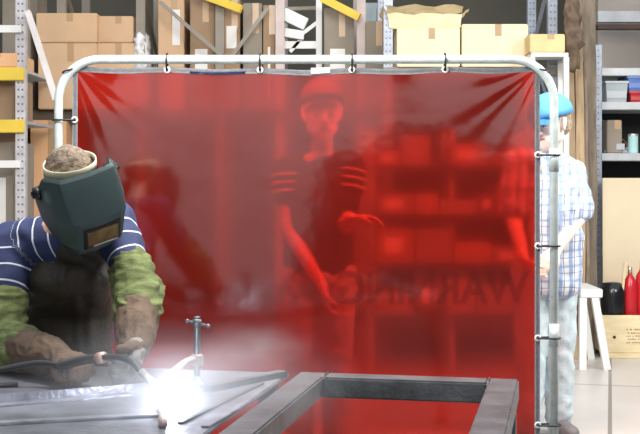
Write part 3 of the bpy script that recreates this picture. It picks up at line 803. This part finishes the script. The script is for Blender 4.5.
card = mat('tan cardboard', (.60, .40, .24), .8, var=.1, scale=3); card2 = mat('dull brown cardboard', (.33, .22, .13), .8, var=.15, scale=3)
card3 = mat('pale cream cardboard', (.86, .74, .50), .8, var=.06, scale=3); card4 = mat('grey brown cardboard', (.28, .24, .19), .8, var=.15, scale=3)
orang = mat('orange cardboard', (.72, .42, .22), .8, var=.08, scale=3)
tape = mat('brown packing tape', (.45, .29, .16), .3, var=.05); labelm = mat('white paper label', (.78, .76, .72), .7, var=.05)
def carton(px0, px1, py0, py1, d, m, label, depth=.5, group=None, rz=0, lab=None, base=None, name='cardboard_box', cat='box'):
    x0, x1, z1 = X(px0, d), X(px1, d), Z(py0, d); z0 = Z(py1, d) if base is None else base
    w = x1-x0; h = z1-z0
    t = thing(name, ((x0+x1)/2, d+depth/2, z0), label, cat, group, rz)
    b_ = bmesh.new(); bx(b_, -w/2, w/2, -depth/2, depth/2, 0, h); bmfin(b_, 'body', m, t, bevel=.006)
    b_ = bmesh.new()
    bx(b_, -w/2-.001, w/2+.001, -.03, .03, h-.0005, h+.002); bmfin(b_, 'tape', tape, t)
    b_ = bmesh.new(); bx(b_, -.0, .0+.05, -depth/2-.002, -depth/2+.0005, h*.72, h-.001); bmfin(b_, 'tape_end', tape, t)
    if lab:
        b_ = bmesh.new(); bx(b_, w*lab[0], w*lab[1], -depth/2-.003, -depth/2-.0005, h*lab[2], h*lab[3]); bmfin(b_, 'paper_label', labelm, t)
    return t
# big boxes, left
zb0 = ZU
carton(38, 97, 43, 0, DR-.15, card, 'large tan box on the rack deck, lower one behind the leaning strut', .75, base=ZU)
carton(97, 134, 43, 0, DR-.1, card, 'large tan box lower one beside the plastic wrap', .75, base=ZU)
carton(36, 97, 13, 42.5, DR-.15, card, 'wide tan box on top, above the leaning strut', .75)
carton(97.5, 133, 16, 42.5, DR-.06, card, 'tan box on top beside the plastic wrap', .72)
wrap = mat('clear stretch wrap', (.75, .76, .78), .2, var=.2, scale=15, bump=.8, bscale=14)
blob_w = blob('wrapped_bundle', [[(Vector((0, 0, .08)), (.07, .2, .08)), (Vector((.0, 0, .55)), (.06, .2, .1))]], wrap, None, voxel=.015, smooth=2, fold=.02, fscale=14)
blob_w.location = (X(139.5, DR), DR+.1, ZU); tag(blob_w, 'crumpled clear stretch-wrapped bundle beside the big tan boxes', 'bundle')
# leaning strut
st_m = mat('pale steel strut', (.68, .64, .62), .5, .2)
b_ = bmesh.new(); a, c = W(28, 12, 8.3), W(56, 100, 8.2); bar(b_, (0, 0, 0), c-a, .05, .03, Vector((1, 0, 0)))
e_ = c+(c-a)*.0
bmfin(b_, 'strut', st_m, rkA, a-rkA.location, bevel=.004)
# bundle on left rack shelf: orange tray & boxes
carton(-30, 17, 53, 64, 8.36, orang, 'orange box on the yellow beam of the far left rack', .5, base=Z(68, 8.4)+.001)
carton(-30, 16, 78, 110, 8.5, card2, 'brown box under the top yellow beam of the far left rack', .5, base=Z(120, 8.4)+.001)
carton(-40, 14, 142, 215, 8.5, card4, 'grey brown box with white papers at the left rack, beneath the lower beam', .6, lab=(-.1, .35, .35, .8), base=.351)
b_ = bmesh.new(); bar(b_, (-.3, 0, 0), (.15, 0, 0), .02, .05); bmfin(b_, 'cross_bar', whi, rkL, Vector((X(-2, 8.3), 8.35, Z(28, 8.3)))-rkL.location)
b_ = bmesh.new(); bar(b_, (-.4, 0, 0), (.14, 0, 0), .02, .05); bmfin(b_, 'cross_bar', whi, rkL, Vector((X(-2, 8.3), 8.35, Z(164, 8.3)))-rkL.location)
carton(30, 66, 120, 190, DR-.1, orang, 'orange tan box behind the welding helmet' , .6, base=.301)
carton(-60, 26, 125, 190, DR-.1, card2, 'dark brown box seen through the far left rack', .6, base=.301)
carton(2, 30, -30, 0, DR-.12, card4, 'grey brown box behind the far left upright', .6, base=ZU)
# tall dark boxes behind top rail
spec_ = [(158, 184, -8, card, (.05, .35, .55, .85), 'tan box with a white label right of the stretch-wrapped bundle'),
         (190, 215, -12, card2, (-.3, .2, .3, .5), 'brown box with label just left of the tan upright'),
         (223, 240, -2, card2, (-.3, .3, .55, .75), 'narrow brown box right of the tan upright'),
         (243, 262, 3, card4, None, 'narrow grey box standing between the racks'),
         (263, 275, 5, card2, (-.1, .1, .1, .6), 'narrow brown box left of the white post'),
         (324, 354, 8, card4, (-.3, .2, .3, .6), 'wide grey brown box left of the pinkish upright')]
for x0, x1, y0, m, lb, tx in spec_:
    carton(x0, x1, y0, 0, DR+.02, m, tx, .6, lab=lb, base=ZU+.001)
for (a, c, lab) in (((160, 2), (222, 56), 'brown brace sloping down right behind the top rail'), ((268, 8), (232, 56), 'dark brace sloping down left behind the top rail')):
    p, q = W(*a, DR-.12), W(*c, DR-.12); b_ = bmesh.new(); bar(b_, (0, 0, 0), q-p, .03, .03); bmfin(b_, 'diagonal_brace', tan_st, rkA, p-rkA.location)
# yellow beam ends overhead
for (x0, x1, y0, y1, lab) in ((200, 241, -6, 9, 'yellow beam crossing the picture top above the brown boxes'), (322, 359, -2, 17, 'short yellow beam at the picture top left of the pinkish upright')):
    p, q = W(x0, y0, DR-.09), W(x1, y1, DR-.15); b_ = bmesh.new(); bar(b_, (0, 0, 0), q-p, .04, .055); bmfin(b_, 'upper_beam', yel, rkA, p-rkA.location, bevel=.004)
# white machine stand in the middle
wm = thing('white_stand', (X(302, 9.75), 9.75, ZU+.001), 'white steel stand with sloping panels behind the top rail', 'stand')
wo2 = Vector(wm.location)
def wbar(name, a, c, w=.05, h=.05, m=whi, dd=0):
    b_ = bmesh.new(); p, q = W(a[0], a[1], 9.75+dd)-wo2, W(c[0], c[1], 9.75+dd)-wo2; bar(b_, p, q, w, h); bmfin(b_, name, m, wm, bevel=.003)
p1 = W(282, 0, 9.75); p2 = W(319, 0, 9.75)
for p in (p1, p2):
    b_ = bmesh.new(); bx(b_, -.024, .024, -.024, .024, 0, 1.0); bmfin(b_, 'post', whi, wm, Vector((p.x, 9.75, ZU+.001))-wo2, bevel=.003)
wbar('sloping_panel', (283, 14), (306, 25), .12, .10, mat('pale green-white panel', (.75, .82, .8), .5)); wbar('sloping_panel', (284, 33), (304, 36), .12, .07)
wbar('cross_bar', (284, 45), (318, 45), .03, .06); wbar('diagonal', (302, 34), (318, 22), .03, .03); wbar('diagonal', (290, 52), (302, 38), .03, .03)
wbar('cross_bar', (284, 9), (318, 8), .03, .03, card4)
# light blue cabinet and dark box
cab = mat('pale blue cabinet', (.42, .5, .54), .5, var=.05)
t = thing('metal_cabinet', (X(379, 10), 10.7, 0), 'pale blue metal cabinet between the pinkish upright and the torn box', 'cabinet')
b_ = bmesh.new(); bx(b_, -.13, .13, -.25, .25, 0, Z(-5, 10)); bmfin(b_, 'body', cab, t, bevel=.005)
for sx in (-1, 1):
    b_ = bmesh.new(); bx(b_, .003 if sx > 0 else -.122, .122 if sx > 0 else -.003, -.262, -.251, .08, Z(-5, 10)-.05); dr = bmfin(b_, 'door', cab, t, bevel=.003)
    b_ = bmesh.new(); bx(b_, sx*.02-.006, sx*.02+.006, -.275, -.263, 1.2, 1.32); bmfin(b_, 'handle', blk, dr)
carton(366, 386, 21, 0, 9.5, card4, 'dark grey box in front of the pale blue cabinet', .3, base=ZU+.001)
# shelf for the cream boxes
rack('pallet_rack', (388, 552), 9.2, .9, (Z(60, 9.2)-.06, .2), 4, 'punched grey rack carrying the cream boxes behind the top right corner', perf_b, tan_st, beam_h=.06)
zc = Z(60, 9.2)-.06
carton(397, 460, 28, 0, 9.12, card3, 'cream box under the torn open carton', .6, base=zc+.001)
carton(462, 528, 24, 0, 9.12, card3, 'cream box right of the one under the torn carton', .6, base=zc+.001)
carton(530, 565, 34, 0, 8.88, mat('straw cardboard', (.72, .56, .28), .8), 'straw coloured box above the white shelf frame', .24, base=Z(57, 8.9)+.031)
# torn carton with flared flaps
t = thing('torn_carton', (X(428, 9.1), 9.4, Z(27.5, 9.12)), 'torn open cream carton with flared flaps lying on the cream box', 'carton'); to_ = Vector(t.location)
w = .29; b_ = bmesh.new()
lowr = [(-w, -.25), (w*.85, -.25), (w*.85, .25), (-w, .25)]; lv = [b_.verts.new((x, y, 0.002)) for x, y in lowr]
hv = [b_.verts.new((x*1.08, y*1.1, .1+(.02 if x < 0 else 0))) for x, y in lowr]
for k in range(4): b_.faces.new((lv[k], lv[(k+1) % 4], hv[(k+1) % 4], hv[k]))
b_.faces.new(lv); bmesh.ops.subdivide_edges(b_, edges=b_.edges[:], cuts=5, use_grid_fill=True)
for v in b_.verts: v.co += Vector((noise.noise(v.co*9), noise.noise(v.co*9+Vector((4, 0, 0))), 0))*.02
bmesh.ops.solidify(b_, geom=list(b_.faces), thickness=.006); bmfin(b_, 'tray', card3, t)
for (a0, a1, out_, up) in (((-w*1.08, -.27), (w*.9, -.27), (0, -.1), .05), ((-w*1.08, -.27), (-w*1.08, .27), (-.03, 0), .06), ((w*.9, .27), (-w*1.05, .27), (0, .06), .09), ((w*.92, -.27), (w*.92, .27), (.05, 0), .035)):
    b_ = bmesh.new(); rows_ = []
    for j in range(4):
        rows_.append([b_.verts.new((a0[0]+(a1[0]-a0[0])*k/8+out_[0]*j/3, a0[1]+(a1[1]-a0[1])*k/8+out_[1]*j/3, .105+up*j/3+.012*math.sin(k*1.7+j))) for k in range(9)])
    for j in range(3):
        for k in range(8): b_.faces.new((rows_[j][k], rows_[j][k+1], rows_[j+1][k+1], rows_[j+1][k]))
    bmesh.ops.solidify(b_, geom=list(b_.faces), thickness=.005); bmfin(b_, 'flap', card3, t)
# white shelf frame at right behind the corner
t = thing('white_shelf_frame', (X(548, 8.9), 9.1, 0), 'white steel shelf frame standing behind the blue cap', 'shelf frame'); o2 = Vector(t.location)
for px in (532, 566):
    for yy in (8.9, 9.11):
        b_ = bmesh.new(); bx(b_, -.02, .02, -.02, .02, 0, Z(57, 8.9)); bmfin(b_, 'post', whi, t, Vector((X(px, 8.9), yy, 0))-o2, bevel=.003)
b_ = bmesh.new(); bx(b_, X(531, 8.9)-o2.x, X(568, 8.9)-o2.x, -.22, .04, Z(57, 8.9), Z(57, 8.9)+.03); bmfin(b_, 'top', whi, t, bevel=.003)
# lumber
lum = mat('rough sawn timber', (.42, .30, .18), .8, var=.3, scale=5, bump=.5, bscale=25, stretch=(5, 5, .6)); lum2 = mat('weathered grey timber', (.24, .19, .14), .85, var=.35, scale=5, bump=.6, bscale=20, stretch=(4, 4, .8))
def plank(px0, px1, ytop, d, m, label, lean=.12, base=0.0, th=.045):
    w = X(px1, d)-X(px0, d); z1 = Z(ytop, d); b_ = bmesh.new(); n = 14
    M = Matrix.Shear('XY', 4, (0, 0)) if False else None
    for j in range(1): pass
    bx(b_, -w/2, w/2, -th/2, th/2, 0, z1-base)
    bmesh.ops.subdivide_edges(b_, edges=[e for e in b_.edges if abs(e.verts[0].co.z-e.verts[1].co.z) > .5], cuts=n)
    for v in b_.verts:
        t_ = v.co.z/(z1-base); v.co.x += .012*noise.noise(Vector((v.co.x*9, 1, v.co.z*3))); v.co.y += lean*t_
    ob = bmfin(b_, 'timber_plank', m, None, ((X(px0, d)+X(px1, d))/2, d, base), bevel=.003); tag(ob, label, 'plank', 'timber planks leaning beside the right rack'); return ob
plank(569, 577, 58, 9.0, lum, 'yellowish plank leaning just right of the white shelf frame')
plank(577.5, 586, 20, 9.02, lum, 'knotty golden plank between the yellowish plank and the broad grey plank')
plank(574, 597, -30, 9.3, lum2, 'broad weathered grey plank reaching up past the picture top', .05)
plank(586.5, 590, 60, 9.05, lum2, 'thin grey plank standing closest to the punched upright')
cb_ = blob('canvas_bundle', [[(Vector((0, 0, -.02)), (.05, .04, .05)), (Vector((.01, 0, .18)), (.07, .05, .06)), (Vector((-.01, 0, .42)), (.05, .04, .06)), (Vector((.0, .01, .6)), (.025, .02, .04))]], mat('dark brown canvas', (.13, .09, .06), .9, var=.5, scale=14), None, voxel=.012, smooth=1, fold=.022, fscale=13, stretch=(1.3, 1.3, .6))
cb_.location = W(573, 62, 8.94); tag(cb_, 'dark brown canvas bundle hanging on the planks at the top of the white shelf frame', 'bundle')
bxd = carton(566, 598, 292, 0, 9.75, mat('charcoal plastic', (.03, .03, .035), .5), 'charcoal box on the floor behind the sawhorse', .4, base=0)
# right shelving unit
t = thing('metal_shelving', (X(640, DR), DR+.3, 0), 'blue-grey punched metal shelving at the right edge', 'shelving'); o3 = Vector(t.location)
xs0, xs1 = X(596, DR), X(700, DR)
for xx in (xs0, xs1):
    for yy in (DR, DR+.6):
        b_ = bmesh.new(); bx(b_, -.042, .042, -.02, .02, 0, 3.2 if xx > xs0 else Z(45, DR)); bmfin(b_, 'upright', perf_b, t, Vector((xx, yy, 0))-o3)
for py in (72, 106, 157):
    zz = Z(py, DR); b_ = bmesh.new(); bx(b_, xs0-o3.x+.035, xs1-o3.x-.035, -.32, .31, zz-.03, zz+.03); bmfin(b_, 'shelf', greyst, t, bevel=.004)
b_ = bmesh.new(); bx(b_, xs0-o3.x+.035, xs1-o3.x-.035, .325, .335, .1, Z(109, DR)); bmfin(b_, 'back_panel', mat('dark back panel', (.02, .02, .02), .7), t)
for zz in (.75, .3):
    b_ = bmesh.new(); bx(b_, xs0-o3.x+.035, xs1-o3.x-.035, -.30, .31, zz-.02, zz+.02); bmfin(b_, 'shelf', greyst, t, bevel=.004)
s1z, s2z = Z(106, DR)+.031, Z(157, DR)+.031
def bin_(px0, px1, py0, z0, d, m, label, name='storage_bin'):
    x0, x1 = X(px0, d), X(px1, d); w = x1-x0; h = Z(py0, d)-z0
    t = thing(name, ((x0+x1)/2, d+.15, z0), label, 'bin')
    b_ = bmesh.new(); r = bmesh.ops.create_cube(b_, size=1)
    for v in r['verts']:
        k = 1 if v.co.z > 0 else .88; v.co = Vector((v.co.x*w*k, v.co.y*.3*k, (v.co.z+.5)*h))
    tf_ = [f for f in b_.faces if f.normal.z > .9]; bmesh.ops.inset_individual(b_, faces=tf_, thickness=.012)
    tf_ = [f for f in b_.faces if f.normal.z > .9 and f.calc_area() > w*.15]
    ext = bmesh.ops.extrude_face_region(b_, geom=[max(b_.faces, key=lambda f: (f.normal.z > .9)*f.calc_area())])
    for v in [g for g in ext['geom'] if isinstance(g, bmesh.types.BMVert)]: v.co.z -= h*.8
    bmfin(b_, 'tub', m, t)
    b_ = bmesh.new()
    for (a, c) in (((-w/2, -.15), (w/2, -.15)), ((-w/2, .15), (w/2, .15)), ((-w/2, -.15), (-w/2, .15)), ((w/2, -.15), (w/2, .15))):
        bar(b_, (a[0], a[1], h-.008), (c[0], c[1], h-.008), .014, .016)
    bmfin(b_, 'rim', m, t)
bin_(606, 628, 81, s1z, DR+.0, mat('translucent grey plastic', (.45, .5, .52), .3, var=.05), 'grey plastic bin on the upper right shelf')
bin_(630, 662, 91, s1z, DR+.0, mat('red plastic', (.5, .03, .04), .35), 'red plastic tray under the blue bin')
bin_(628, 660, 76, Z(90.6, DR+.0), DR+.0, mat('blue plastic', (.12, .22, .55), .35), 'blue bin resting on the red tray')
carton(607, 622, 120, 0, DR+.0, card4, 'grey box standing on the lower right shelf', .3, base=s2z)
def jar(px, py, d, z0, r, m, label):
    h = Z(py, d)-z0; t = thing('paint_tin', (X(px, d), d, z0), label, 'tin')
    b_ = bmesh.new(); tube(b_, [Vector((0, 0, z)) for z in (0, .004, h*.9)], [r*.95, r, r], 20); bmfin(b_, 'can', m, t, smooth=False)
    b_ = bmesh.new(); tube(b_, [Vector((0, 0, z)) for z in (h*.9, h*.92, h)], [r*1.06, r*1.06, r*.98], 20); bmfin(b_, 'lid', mat('tin lid', (.6, .6, .6), .3, .7), t)
jar(633, 134, DR+.03, s2z, .04, mat('pale aqua tin', (.45, .75, .75), .5), 'pale aqua tin on the lower right shelf')
jar(645, 137, DR+.06, s2z, .035, mat('yellow tin', (.8, .6, .1), .5), 'yellow tin right of the pale aqua tin')
b_ = bmesh.new()
for k, (a, c, h_) in enumerate((((0, 0), (.2, 0), .025), ((.02, -.03), (.15, -.05), .06))): bar(b_, (a[0], a[1], h_*.5+.002+k*.02), (c[0], c[1], h_*.5+.002+k*.02), .04, h_*.8)
tube(b_, spline([(.15, 0, .03), (.2, -.04, .04), (.22, 0, .02)], 5), .012, 8)
ob = bmfin(b_, 'hand_tool', mat('grey tool metal', (.4, .42, .45), .4, .5), None, (X(606, DR), DR+.06, s2z)); tag(ob, 'grey hand tool lying at the front of the lower right shelf', 'tool')
b_ = bmesh.new(); tube(b_, [Vector((0.05*math.cos(a)*(1+.1*math.sin(5*a)), .02*math.sin(a*2), .06+.05*math.sin(a))) for a in [k*.3 for k in range(42)]], .009, 8)
ob = bmfin(b_, 'cable_coil', mat('brown cable', (.25, .16, .08), .6), None, (X(625, DR), DR+.12, s2z), smooth=True); tag(ob, 'brown cable coil on the lower right shelf behind the aqua tin', 'cable')
# overhead beams right
for (y0, y1, m, lab) in ((11, 22, greyst, 'broad pale overhead beam at the top right corner'), (24, 29, mat('dark rust steel', (.09, .05, .04), .6), 'thin dark overhead beam below the pale one')):
    o = boxobj('trim_1', X(598, 10.6), 6.9, 10.6, 10.7, Z(y1, 10.6), Z(y0, 10.6), m); o['kind'] = 'structure'
o = boxobj('wall_panel_right', X(598, 11), 6.9, 11.0, 11.08, 0, 4.6, mat('beige wall board', (.47, .42, .37), .8, var=.1, scale=2)); o['kind'] = 'structure'
# cream board
cb = mat('cream board', (.78, .66, .46), .7, var=.05, scale=2)
b_ = bmesh.new(); h = Z(178, 9.42); bx(b_, X(603, 9.42)-X(640, 9.42), .45, -.012, .012, 0, h)
for v in b_.verts: v.co.y += .03*(v.co.z/h)
ob = bmfin(b_, 'board', cb, None, (X(640, 9.42), 9.42, 0), bevel=.002); tag(ob, 'tall cream board standing behind the wooden crate', 'board')
# crate
cr = thing('wooden_crate', (X(650, 9.2), 9.2, 0), 'open pale wooden crate with black lettering on the floor at right', 'crate')
pine = mat('pale pine', (.82, .68, .42), .7, var=.1, scale=5, bump=.2, bscale=30, stretch=(1, 4, 4))
cx_ = X(650, 9.2); xa, xb = X(597, 9.2)-cx_, X(703, 9.2)-cx_
zt_ = Z(316, 9.0)
for (nm, q) in (('front_board', (xa, xb, -.16, -.14, .04, zt_)), ('back_board', (xa, xb, .14, .16, .04, Z(300, 9.2))), ('side_board', (xa, xa+.02, -.139, .139, .04, zt_)), ('side_board', (xb-.02, xb, -.139, .139, .04, zt_)), ('bottom_board', (xa+.021, xb-.021, -.138, .138, .04, .06)), ('runner', (xa, xa+.9, -.17, -.1, 0, .039)), ('runner', (xa, xa+.9, .1, .16, 0, .039))):
    b_ = bmesh.new(); bx(b_, *q); bmfin(b_, nm, pine, cr, bevel=.003)
inkb = mat('black stencil ink', (.05, .04, .03), .8)
def small_text(body, par, loc, size, m, name='stencilled_text'):
    cu = bpy.data.curves.new(name, 'FONT'); cu.body = body; cu.size = size; cu.extrude = .0008; cu.materials.append(m)
    o = bpy.data.objects.new(name, cu); C.objects.link(o); dg = bpy.context.evaluated_depsgraph_get(); dg.update()
    me = bpy.data.meshes.new_from_object(o.evaluated_get(dg)); me.name = body.lower(); bpy.data.objects.remove(o)
    me.transform(Matrix.Rotation(math.pi/2, 4, 'X')); me.materials.clear()
    return link(name, me, m, par, loc)
b_ = bmesh.new(); rt = random.Random(5)
for k, py in enumerate((329.5, 333, 336, 339, 342.5)):
    x = X(621, 9.2)-cx_+.01*(k % 2)
    while x < X(650, 9.2)-cx_:
        l_ = rt.uniform(.006, .016); bx(b_, x, x+l_, -.1612, -.1602, Z(py, 9.05)-.004, Z(py, 9.05)+.005*rt.random()+.002); x += l_+rt.choice((.004, .005, .014))
o_t = bmfin(b_, 'stencilled_print', mat('worn stencil ink', (.35, .22, .13), .8), cr); o_t['kind'] = 'stuff'
b_ = bmesh.new(); tube(b_, [(X(614, 9.05)-cx_, -.163, Z(337, 9.05)), (X(614, 9.05)-cx_, -.16, Z(337, 9.05))], .012, 10); bmfin(b_, 'knot_hole', inkb, cr)
# contents of crate
def bottle(px, d, z0, z1, r, m, label, capm):
    t = thing('gas_bottle', (X(px, d), d, z0), label, 'bottle'); h = z1-z0
    b_ = bmesh.new(); tube(b_, [Vector((0, 0, z)) for z in (0, .01, h*.72, h*.82, h*.88, h*.9)], [r*.9, r, r, r*.8, r*.4, r*.3], 20); bmfin(b_, 'cylinder', m, t, smooth=True)
    b_ = bmesh.new(); tube(b_, [Vector((0, 0, z)) for z in (h*.9, h)], [r*.32, r*.3], 12); bmfin(b_, 'valve', capm, t, smooth=True)
redm = mat('red enamel', (.55, .02, .03), .25, var=.1); chrome = mat('bright brass valve', (.7, .6, .4), .3, .8)
bottle(630, 9.2, .061, Z(268, 9), .055, redm, 'red gas bottle standing in the wooden crate', chrome)
bottle(642, 9.23, .061, Z(262, 9), .055, redm, 'second red bottle in the crate at the picture edge', chrome)
b_ = bmesh.new()
tube(b_, [Vector((0, 0, z)) for z in (0, .03, .2, .235, .24)], [.07, .095, .095, .08, .02], 24)
ob = bmfin(b_, 'black_drum', mat('gloss black', (.012, .012, .014), .2), None, (X(613, 9.2), 9.2, 0), smooth=True)
ob.location.z = .061; ob.scale = (1, 1, 1)
for v in ob.data.vertices: v.co.z = v.co.z*((Z(284, 9.02)-.061)/.24)
tag(ob, 'glossy black drum inside the wooden crate left of the red bottles', 'drum')
b_ = bmesh.new(); bar(b_, (0, 0, 0), W(625, 262, 9.16)-Vector((X(616, 9.12), 9.12, .062)), .02, .02); ob = bmfin(b_, 'thin_lath', pine, None, (X(616, 9.12), 9.12, .062)); tag(ob, 'thin pale lath leaning out of the crate front', 'lath')
# white saw horse / ladder
lad = thing('sawhorse', (X(585, 8.75), 8.75, 0), 'white splay-legged sawhorse between the pale jeans and the crate', 'sawhorse'); lo_ = Vector(lad.location)
zt2 = Z(286, 8.75)
b_ = bmesh.new(); bx(b_, -.085, .07, -.25, .25, zt2-.06, zt2); bmfin(b_, 'top_beam', whi, lad, bevel=.004)
for sx, a, c in ((-1, -.065, -.075), (1, .02, .1)):
    for yy in (-.22, .22):
        b_ = bmesh.new(); bar(b_, (a, yy, zt2-.061), (c, yy*1.15, .0), .05, .045, Vector((0, 1, 0))); bmfin(b_, 'leg', whi, lad)

# shelving seen through the curtain
sh_t = thing('metal_shelving', (X(460, 8.3), 8.55, 0), 'metal shelving loaded with stock, seen red through the right half of the curtain', 'shelving'); o4 = Vector(sh_t.location)
D4 = 8.3
for px in (372, 452, 532):
    for yy in (D4, D4+.5):
        b_ = bmesh.new(); bx(b_, -.02, .02, -.02, .02, 0, 1.7); bmfin(b_, 'upright', greyst, sh_t, Vector((X(px, D4), yy, 0))-o4)
dk4 = [Z(p, D4) for p in (166, 214, 262, 312)]
for zz in dk4:
    b_ = bmesh.new(); bx(b_, X(370, D4)-o4.x, X(534, D4)-o4.x, -.27, .27, zz-.03, zz); bmfin(b_, 'shelf', greyst, sh_t, bevel=.003)
rs = random.Random(3)
places = ['top', 'second', 'third', 'bottom']
k = 0
tints = [(mat('kraft brown', (.42, .30, .2), .8), 'mid brown'), (card2, 'dark brown'), (mat('dull grey card', (.36, .34, .32), .8), 'grey'), (card4, 'grey brown'), (mat('blackish card', (.12, .10, .09), .8), 'blackish')]
for li, zz in enumerate(dk4):
    x = 376
    idx = 0
    while x < 522:
        w = rs.choice((18, 24, 30, 38)); w = min(w, 529-x); hpx = rs.choice((14, 20, 28, 34)) if li else rs.choice((8, 14, 22, 30))
        m, cn = tints[(k*2+li) % 5]
        pos = ('leftmost', 'second from the left', 'third from the left', 'fourth from the left', 'fifth from the left', 'sixth from the left', 'seventh from the left', 'eighth from the left')[idx]
        carton(x, x+w-2, 0, 0, D4-.1+rs.random()*.08, m, f'{cn} box, {pos} on the {places[li]} shelf behind the curtain', .35, base=zz+.001,
               lab=(-.3, .2, .3, .7) if k % 3 == 0 else None, group=f'boxes on the {places[li]} shelf behind the curtain') if False else None
        x0, x1 = X(x, D4), X(x+w-2, D4); h = hpx/F_PX*D4
        t = thing('cardboard_box', ((x0+x1)/2, D4+.02, zz+.001), f'{cn} box, {pos} on the {places[li]} shelf behind the red curtain', 'box', f'boxes on the {places[li]} shelf behind the curtain')
        ww = x1-x0
        b_ = bmesh.new(); bx(b_, -ww/2, ww/2, -.2, .2, 0, h); bmfin(b_, 'body', m, t, bevel=.005)
        b_ = bmesh.new(); bx(b_, -ww/2, ww/2, -.03, .03, h, h+.002); bmfin(b_, 'tape', tape, t)
        if k % 3 == 0:
            b_ = bmesh.new(); bx(b_, -ww*.3, ww*.2, -.204, -.2005, h*.3, h*.75); bmfin(b_, 'paper_label', labelm if m is not labelm else card2, t)
        x += w; k += 1; idx += 1

# ================================================================== LIGHT, WORLD, CAMERA
w = bpy.data.worlds.new('sky'); bpy.context.scene.world = w; w.use_nodes = True
nt = w.node_tree; bg = nt.nodes['Background']
tc = nt.nodes.new('ShaderNodeTexCoord'); sp_ = nt.nodes.new('ShaderNodeSeparateXYZ'); nt.links.new(tc.outputs['Generated'], sp_.inputs[0])
rp = nt.nodes.new('ShaderNodeValToRGB'); e = rp.color_ramp.elements
mr = nt.nodes.new('ShaderNodeMapRange'); mr.inputs[1].default_value = -1; mr.inputs[2].default_value = 1; nt.links.new(sp_.outputs[2], mr.inputs[0])
nt.links.new(mr.outputs[0], rp.inputs[0])
e[0].position = .47; e[0].color = (.4, .38, .36, 1); e[1].position = .53; e[1].color = (1.0, 1.0, 1.0, 1)
n_ = e.new(1.0); n_.color = (.8, .88, 1.0, 1)
nt.links.new(rp.outputs[0], bg.inputs[0]); bg.inputs[1].default_value = 1.15
def area(name, loc, rot, size, power, col=(1, .97, .92)):
    l = bpy.data.lights.new(name, 'AREA'); l.shape = 'RECTANGLE'; l.size, l.size_y = size; l.energy = power; l.color = col
    o = bpy.data.objects.new(name, l); C.objects.link(o); o.location = loc; o.rotation_euler = rot; return o
area('fill_behind_curtain', (.6, 5.0, 3.9), (math.radians(38), 0, 0), (3.0, .8), 105)  # added fill without a fixture, brightens people and racks behind the curtain
fl = area('fill_face', (-.5, 4.1, 2.95), (0, 0, 0), (1.0, .5), 90)  # added frontal fill for the face behind the curtain
fl.rotation_euler = (Vector((.1, 5.8, 1.55))-fl.location).to_track_quat('-Z', 'Y').to_euler()
rl = area('fill_right', (3.3, 5.2, 3.0), (0, 0, 0), (1.0, 1.0), 120)  # added side fill out of view, for the face and plaid shirt
rl.rotation_euler = (Vector((.6, 6.0, 1.4))-rl.location).to_track_quat('-Z', 'Y').to_euler()

cam = bpy.data.cameras.new('camera'); co_ = bpy.data.objects.new('camera', cam); C.objects.link(co_)
co_.location = (0, 0, CAMZ); co_.rotation_euler = (math.pi/2, 0, 0)
cam.sensor_width = 36; cam.lens = F_PX/640*36; cam.shift_y = -(217-HOR)/640
cam.clip_end = 200
bpy.context.scene.camera = co_
sc = bpy.context.scene
sc.view_settings.view_transform = 'Standard'; sc.view_settings.look = 'None'; sc.view_settings.gamma = 1; sc.view_settings.exposure = 0
sc.view_settings.use_curve_mapping = False
sc.cycles.use_denoising = True
sc.cycles.transparent_max_bounces = 16
sc.cycles.max_bounces = 8
